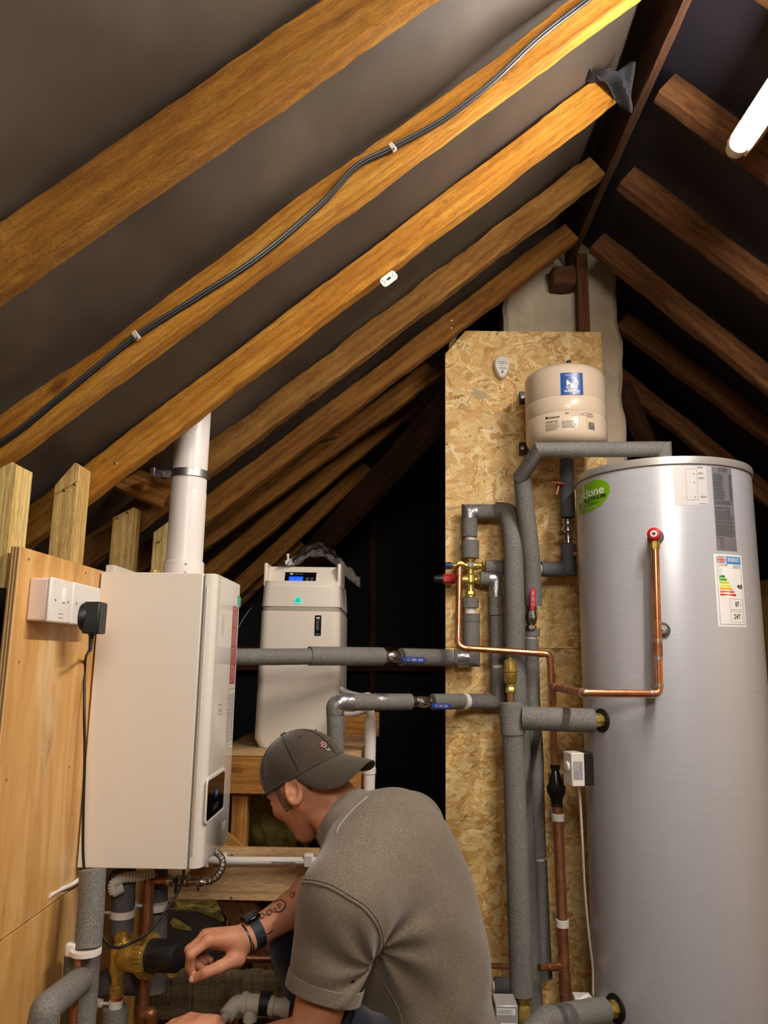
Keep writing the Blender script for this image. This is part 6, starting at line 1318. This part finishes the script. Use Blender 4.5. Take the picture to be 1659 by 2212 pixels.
# collar: folded band round the neck
cx_=nrm(HC-NB); cc0=at(748,1772,1.855); cu_=nrm(TB[:,0]-cx_*TB[:,0].dot(cx_)); cv_=np.cross(cx_,cu_); m=MB(); N=56; rows=[(-.012,.071),(.010,.070),(.024,.069),(.029,.071),(.028,.075),(.012,.082),(-.010,.090),(-.016,.093),(-.016,.089),(.008,.080)]
vs_=[];f=[]
for (t,r) in rows:
    for j in range(N):
        a=2*math.pi*j/N; k=1+.06*math.cos(2*a); vs_.append(cc0+cx_*(t+.003*math.sin(3*a))+(cu_*math.cos(a)*1.02+cv_*math.sin(a)*.96)*r*k)
for i in range(len(rows)-1):
    for j in range(N): f.append((i*N+j,i*N+(j+1)%N,(i+1)*N+(j+1)%N,(i+1)*N+j))
obj('collar',m.add(vs_,f),COLLAR,sht,ang=80)
# ---------------- cap, worn backwards: brim over the nape
CAPN=(.107,.089,.098); cz0=.032
def cap_pt(th,ph,s=1.):
    # th 0 = forehead, ph 0 rim .. pi/2 crown
    c=math.cos(ph)**.82; x=-.006+(CAPN[0])*math.cos(th)*c*s; y=CAPN[1]*math.sin(th)*c*s; z=cz0-.016*(math.cos(th)*-1+1)*.5*0+(-.012 if True else 0)*(.5-.5*math.cos(th))*math.cos(ph)+CAPN[2]*math.sin(ph)**.92*s-.006
    return hw(x,y,z)
vs_=[];f=[];NT_,NP=72,20
for s_ in(1.,.975):
    for i in range(NP+1):
        for j in range(NT_):
            th=2*math.pi*j/NT_; ph=math.pi/2*i/NP; p=cap_pt(th,min(ph,math.pi/2-1e-4),s_); dmp=.0012*math.sin(th*7+ph*5)*math.cos(ph); nn_=nrm(p-hw(0,0,.02)); 
            sea=-.0014*math.exp(-((((th/(math.pi/3))+.5)%1-.5)/.035)**2) if s_==1 and ph<1.5 else 0
            vs_.append(p+nn_*(dmp+sea))
K=(NP+1)*NT_
for s_ in(0,1):
    for i in range(NP):
        for j in range(NT_): a=s_*K+i*NT_+j; b=s_*K+i*NT_+(j+1)%NT_; f.append((a,b,b+NT_,a+NT_) if s_==0 else(b,a,a+NT_,b+NT_))
for j in range(NT_): f.append((j,K+j,K+(j+1)%NT_,(j+1)%NT_))
cap=obj('cap',MB().add(vs_,f),CAP,man,ang=60,label='faded brown black cap worn backwards')
obj('cap_button',MB().ball(cap_pt(0,math.pi/2-1e-4)+hup*.001,(.0085,.0085,.005),14,HB),CAP,cap)
m=MB()
for k in range(6):
    th=math.pi/3*k; P=[cap_pt(th+.012,math.pi/2*t/14*.97,1.004) for t in range(15)]; m.tube(P,.0009,6); P=[cap_pt(th-.012,math.pi/2*t/14*.97,1.004) for t in range(15)]; m.tube(P,.0009,6)
obj('panel_stitching',m,CAP,cap,kind='stuff')
obj('sweatband_seam',MB().tube([cap_pt(2*math.pi*t/60,.03,1.006) for t in range(61)],.0016,6),CAP,cap)
for k in range(6): obj('eyelet',MB().lathe(cap_pt(math.pi/3*(k+.5),.85,1.0),nrm(cap_pt(math.pi/3*(k+.5),.85)-hw(0,0,0)),[(-.001,.003),(.0016,.003),(.0016,.0016),(.0,.001)],12),CAP,cap)
# brim
vs_=[];f=[];NA,NR=40,14; A0=math.radians(68)
for s_ in(0,1):
    for i in range(NR+1):
        for j in range(NA+1):
            u=-1+2*j/NA; th=math.pi+u*A0; p0=cap_pt(th,.0,1.0); t=i/NR; ext=.070*(1-abs(u)**2.8)**.6*t; 
            d=-HF*1.0+HL*math.sin(u*A0)*-.0
            lx=(p0-HC)@HL; q=p0+d*ext+hup*(-.62*ext-1.0*ext*(u*u)-.9*t*t*.006)-hup*(.0022*s_)
            vs_.append(q)
K=(NR+1)*(NA+1)
for s_ in(0,1):
    for i in range(NR):
        for j in range(NA): a=s_*K+i*(NA+1)+j; f.append((a,a+1,a+NA+2,a+NA+1) if s_==0 else(a+1,a,a+NA+1,a+NA+2))
for j in range(NA): a=NR*(NA+1)+j; f.append((a,a+1,K+a+1,K+a))
obj('brim',MB().add(vs_,f),CAP,cap,ang=60)
strap=[cap_pt(-.55+1.1*t/10,.02,1.012) for t in range(11)]
obj('back_strap',MB().tube(strap,.006,8,sc=(1,.3)),plain('strap_black','191715',.6),cap)
# small embroidered rose
def capf(P): 
    q=(P-HC)@HB; return el(q,(-.006,0,cz0-.006),(CAPN[0],CAPN[1],CAPN[2]))
PINK=plain('thread_pink','C98A86',.7); GRN=plain('thread_green','8FA79A',.7)
fl_=[(692,1607),(697,1603),(703,1605),(704,1611),(699,1614),(694,1612),(696,1608),(701,1608)]
def ctrace(x,y):
    best=None
    for k in np.linspace(1.7,1.98,400):
        p=at(x,y,k)
        if capf(p[None])[0]<.0018: return p
    return at(x,y,1.85)
rose=root if False else None
ro=obj('rose_embroidery',MB().tube([ctrace(x,y) for x,y in fl_],.0013,6),PINK,cap,label='pink rose embroidery')
obj('rose_stem',MB().tube([ctrace(x,y) for x,y in((702,1614),(704,1618),(707,1621),(712,1621),(711,1617),(708,1620))],.0011,6),GRN,ro)
# ---------------- watch, bands, bracelet, tattoo, nails
ax=nrm(RE-RW); wc=at(547,2016,1.868)
def limbring(c,ax,w_,r,th,name,mat,par,seg=36,sq=.86):
    u=nrm(np.cross(ax,(0,1,0))); v=np.cross(ax,u); vs_=[];f=[]; n=seg
    for (t,rr_) in((-w_/2,r),(-w_/2,r+th),(w_/2,r+th),(w_/2,r)):
        for j in range(n): a=2*math.pi*j/n; vs_.append(c+ax*t+(u*math.cos(a)+v*math.sin(a)*1.0)*rr_)
    for i in range(4):
        for j in range(n): f.append((i*n+j,i*n+(j+1)%n,((i+1)%4)*n+(j+1)%n,((i+1)%4)*n+j))
    return obj(name,MB().add(vs_,f),mat,par)
armc=lambda t: RW+(RE-RW)*t
wa=root('wrist_watch','black wrist watch with a thick rubber strap on the reaching wrist','watch',wc)
fa_=RW+(WR-RW)*.0
def arm_center(px,py):  # axis point nearest a pixel on the forearm
    best=min(((i/60) for i in range(-12,61)),key=lambda t:abs(prj(armc(t))[0]-px)); return armc(best)
def prj(p): c=RC.T@np.array(p); return CX+FP*c[0]/c[2],CY+FP*c[1]/c[2]
c0=arm_center(548,2015); limbring(c0,ax,.024,.0318,.003,'strap',plain('strap_dark_blue','20252C',.6),wa)
upn=nrm(V(-.25,-.25,1)-ax*np.dot(V(-.25,-.25,1),ax)); sn=np.cross(ax,upn); B=np.array([sn,ax,upn]).T
obj('case',MB().box(c0+upn*.038,(.034,.038,.010),B),PLKG,wa,bevel=.004); obj('strap_lug',MB().box(c0+upn*.033,(.030,.028,.008),B),plain('case_steel','55585C',.3,.8),wa,bevel=.002)
for k,px in enumerate((527,531)): 
    c=arm_center(px,2025); tl_=nrm(ax+V(0,0,.10*(k-.5))); limbring(c+V(.0,0,0),tl_,.0028,.0305,.0022,'cord_band',PLK,wa)
limbring(LW+(LH-LW)*.35,nrm(LW-LH),.002,.0275,.0014,'bracelet',plain('bracelet_gold','D8A878',.3,.8),man)
INKT=plain('tattoo_ink','4A3A30',.7)
def tat(pts,r=.0011,n=6):
    P=[trace(body,a[0],a[1],1.6,2.1) for a in spline([V(x,y,0) for x,y in pts],n)]; return [p for i,p in enumerate(P) if i==0 or np.linalg.norm(p-P[i-1])<.02]
m=MB()
for pts,r in (([(558,1985),(566,1984),(571,1978),(566,1973),(562,1978),(568,1984)],.0011),([(573,1975),(580,1977),(586,1972),(582,1966),(576,1969),(580,1976)],.0012),([(584,1962),(590,1970),(597,1969),(594,1961),(590,1966)],.0011),
  ([(590,1950),(598,1946),(606,1944),(613,1947),(617,1955),(612,1965),(602,1970),(594,1968)],.0017),([(597,1956),(606,1952),(603,1962),(600,1951)],.0011),([(560,2024),(572,2020),(584,2014),(590,2008)],.0012),([(626,1932),(632,1928),(636,1930),(632,1938),(628,1936)],.0012)):
    q=tat(pts)
    if len(q)>2: m.tube(q,[r]*len(q),6)
if m.v: obj('tattoo',m,INKT,man,label='dark scroll tattoo on the forearm',kind='stuff')
tn_=nrm(TH[3]-TH[2]); up_=nrm(V(0,-1,.5)-tn_*np.dot(V(0,-1,.5),tn_)); B=np.array([tn_,np.cross(up_,tn_),up_]).T
obj('thumb_nail',MB().ball(TH[3]+up_*.0068+tn_*.001,(.008,.0062,.0032),12,B),NAIL,man)
# ---------------- trousers
def trou(P):
    kn=at(655,2035,1.96)+V(.0,.03,-.02); lk=at(745,2268,1.66)
    d=rc(P,PEL+V(0,.08,-.02),kn,.12,.075); d=SM(d,rc(P,kn,kn+V(.12,.04,-.42),.075,.055),.03); d=SM(d,rc(P,PEL+V(0,-.07,-.03),lk,.12,.075),.05)
    d=SM(d,rc(P,lk,lk+V(.22,.03,-.32),.072,.055),.03); d=SM(d,el(P,PEL+V(.02,0,-.08),(.17,.19,.14)),.05); return d+.002*np.sin(P[:,2]*60+P[:,0]*30)*np.sin(P[:,0]*40+P[:,1]*20)
tl0=np.array([at(600,2035,1.9),PEL,at(745,2212,1.66)]).min(0)-.15; tl0[2]=FLZ+.12
obj('trousers',nets(trou,tl0,PEL+V(.28,.36,.2),.009),NAVY,man,ang=80)
def boot(c):
    return MB().lathe(c+V(.03,0,.0),(0,0,1),[(0,.05),(.02,.052),(.12,.05),(.14,.047)],20).ball(c+V(-.06,0,.045),(.13,.05,.05),20)
for c in(at(655,2035,1.96)+V(.14,.08,0),at(745,2268,1.66)+V(.24,.04,0)): c[2]=FLZ; obj('boot',boot(c),PLK,man)
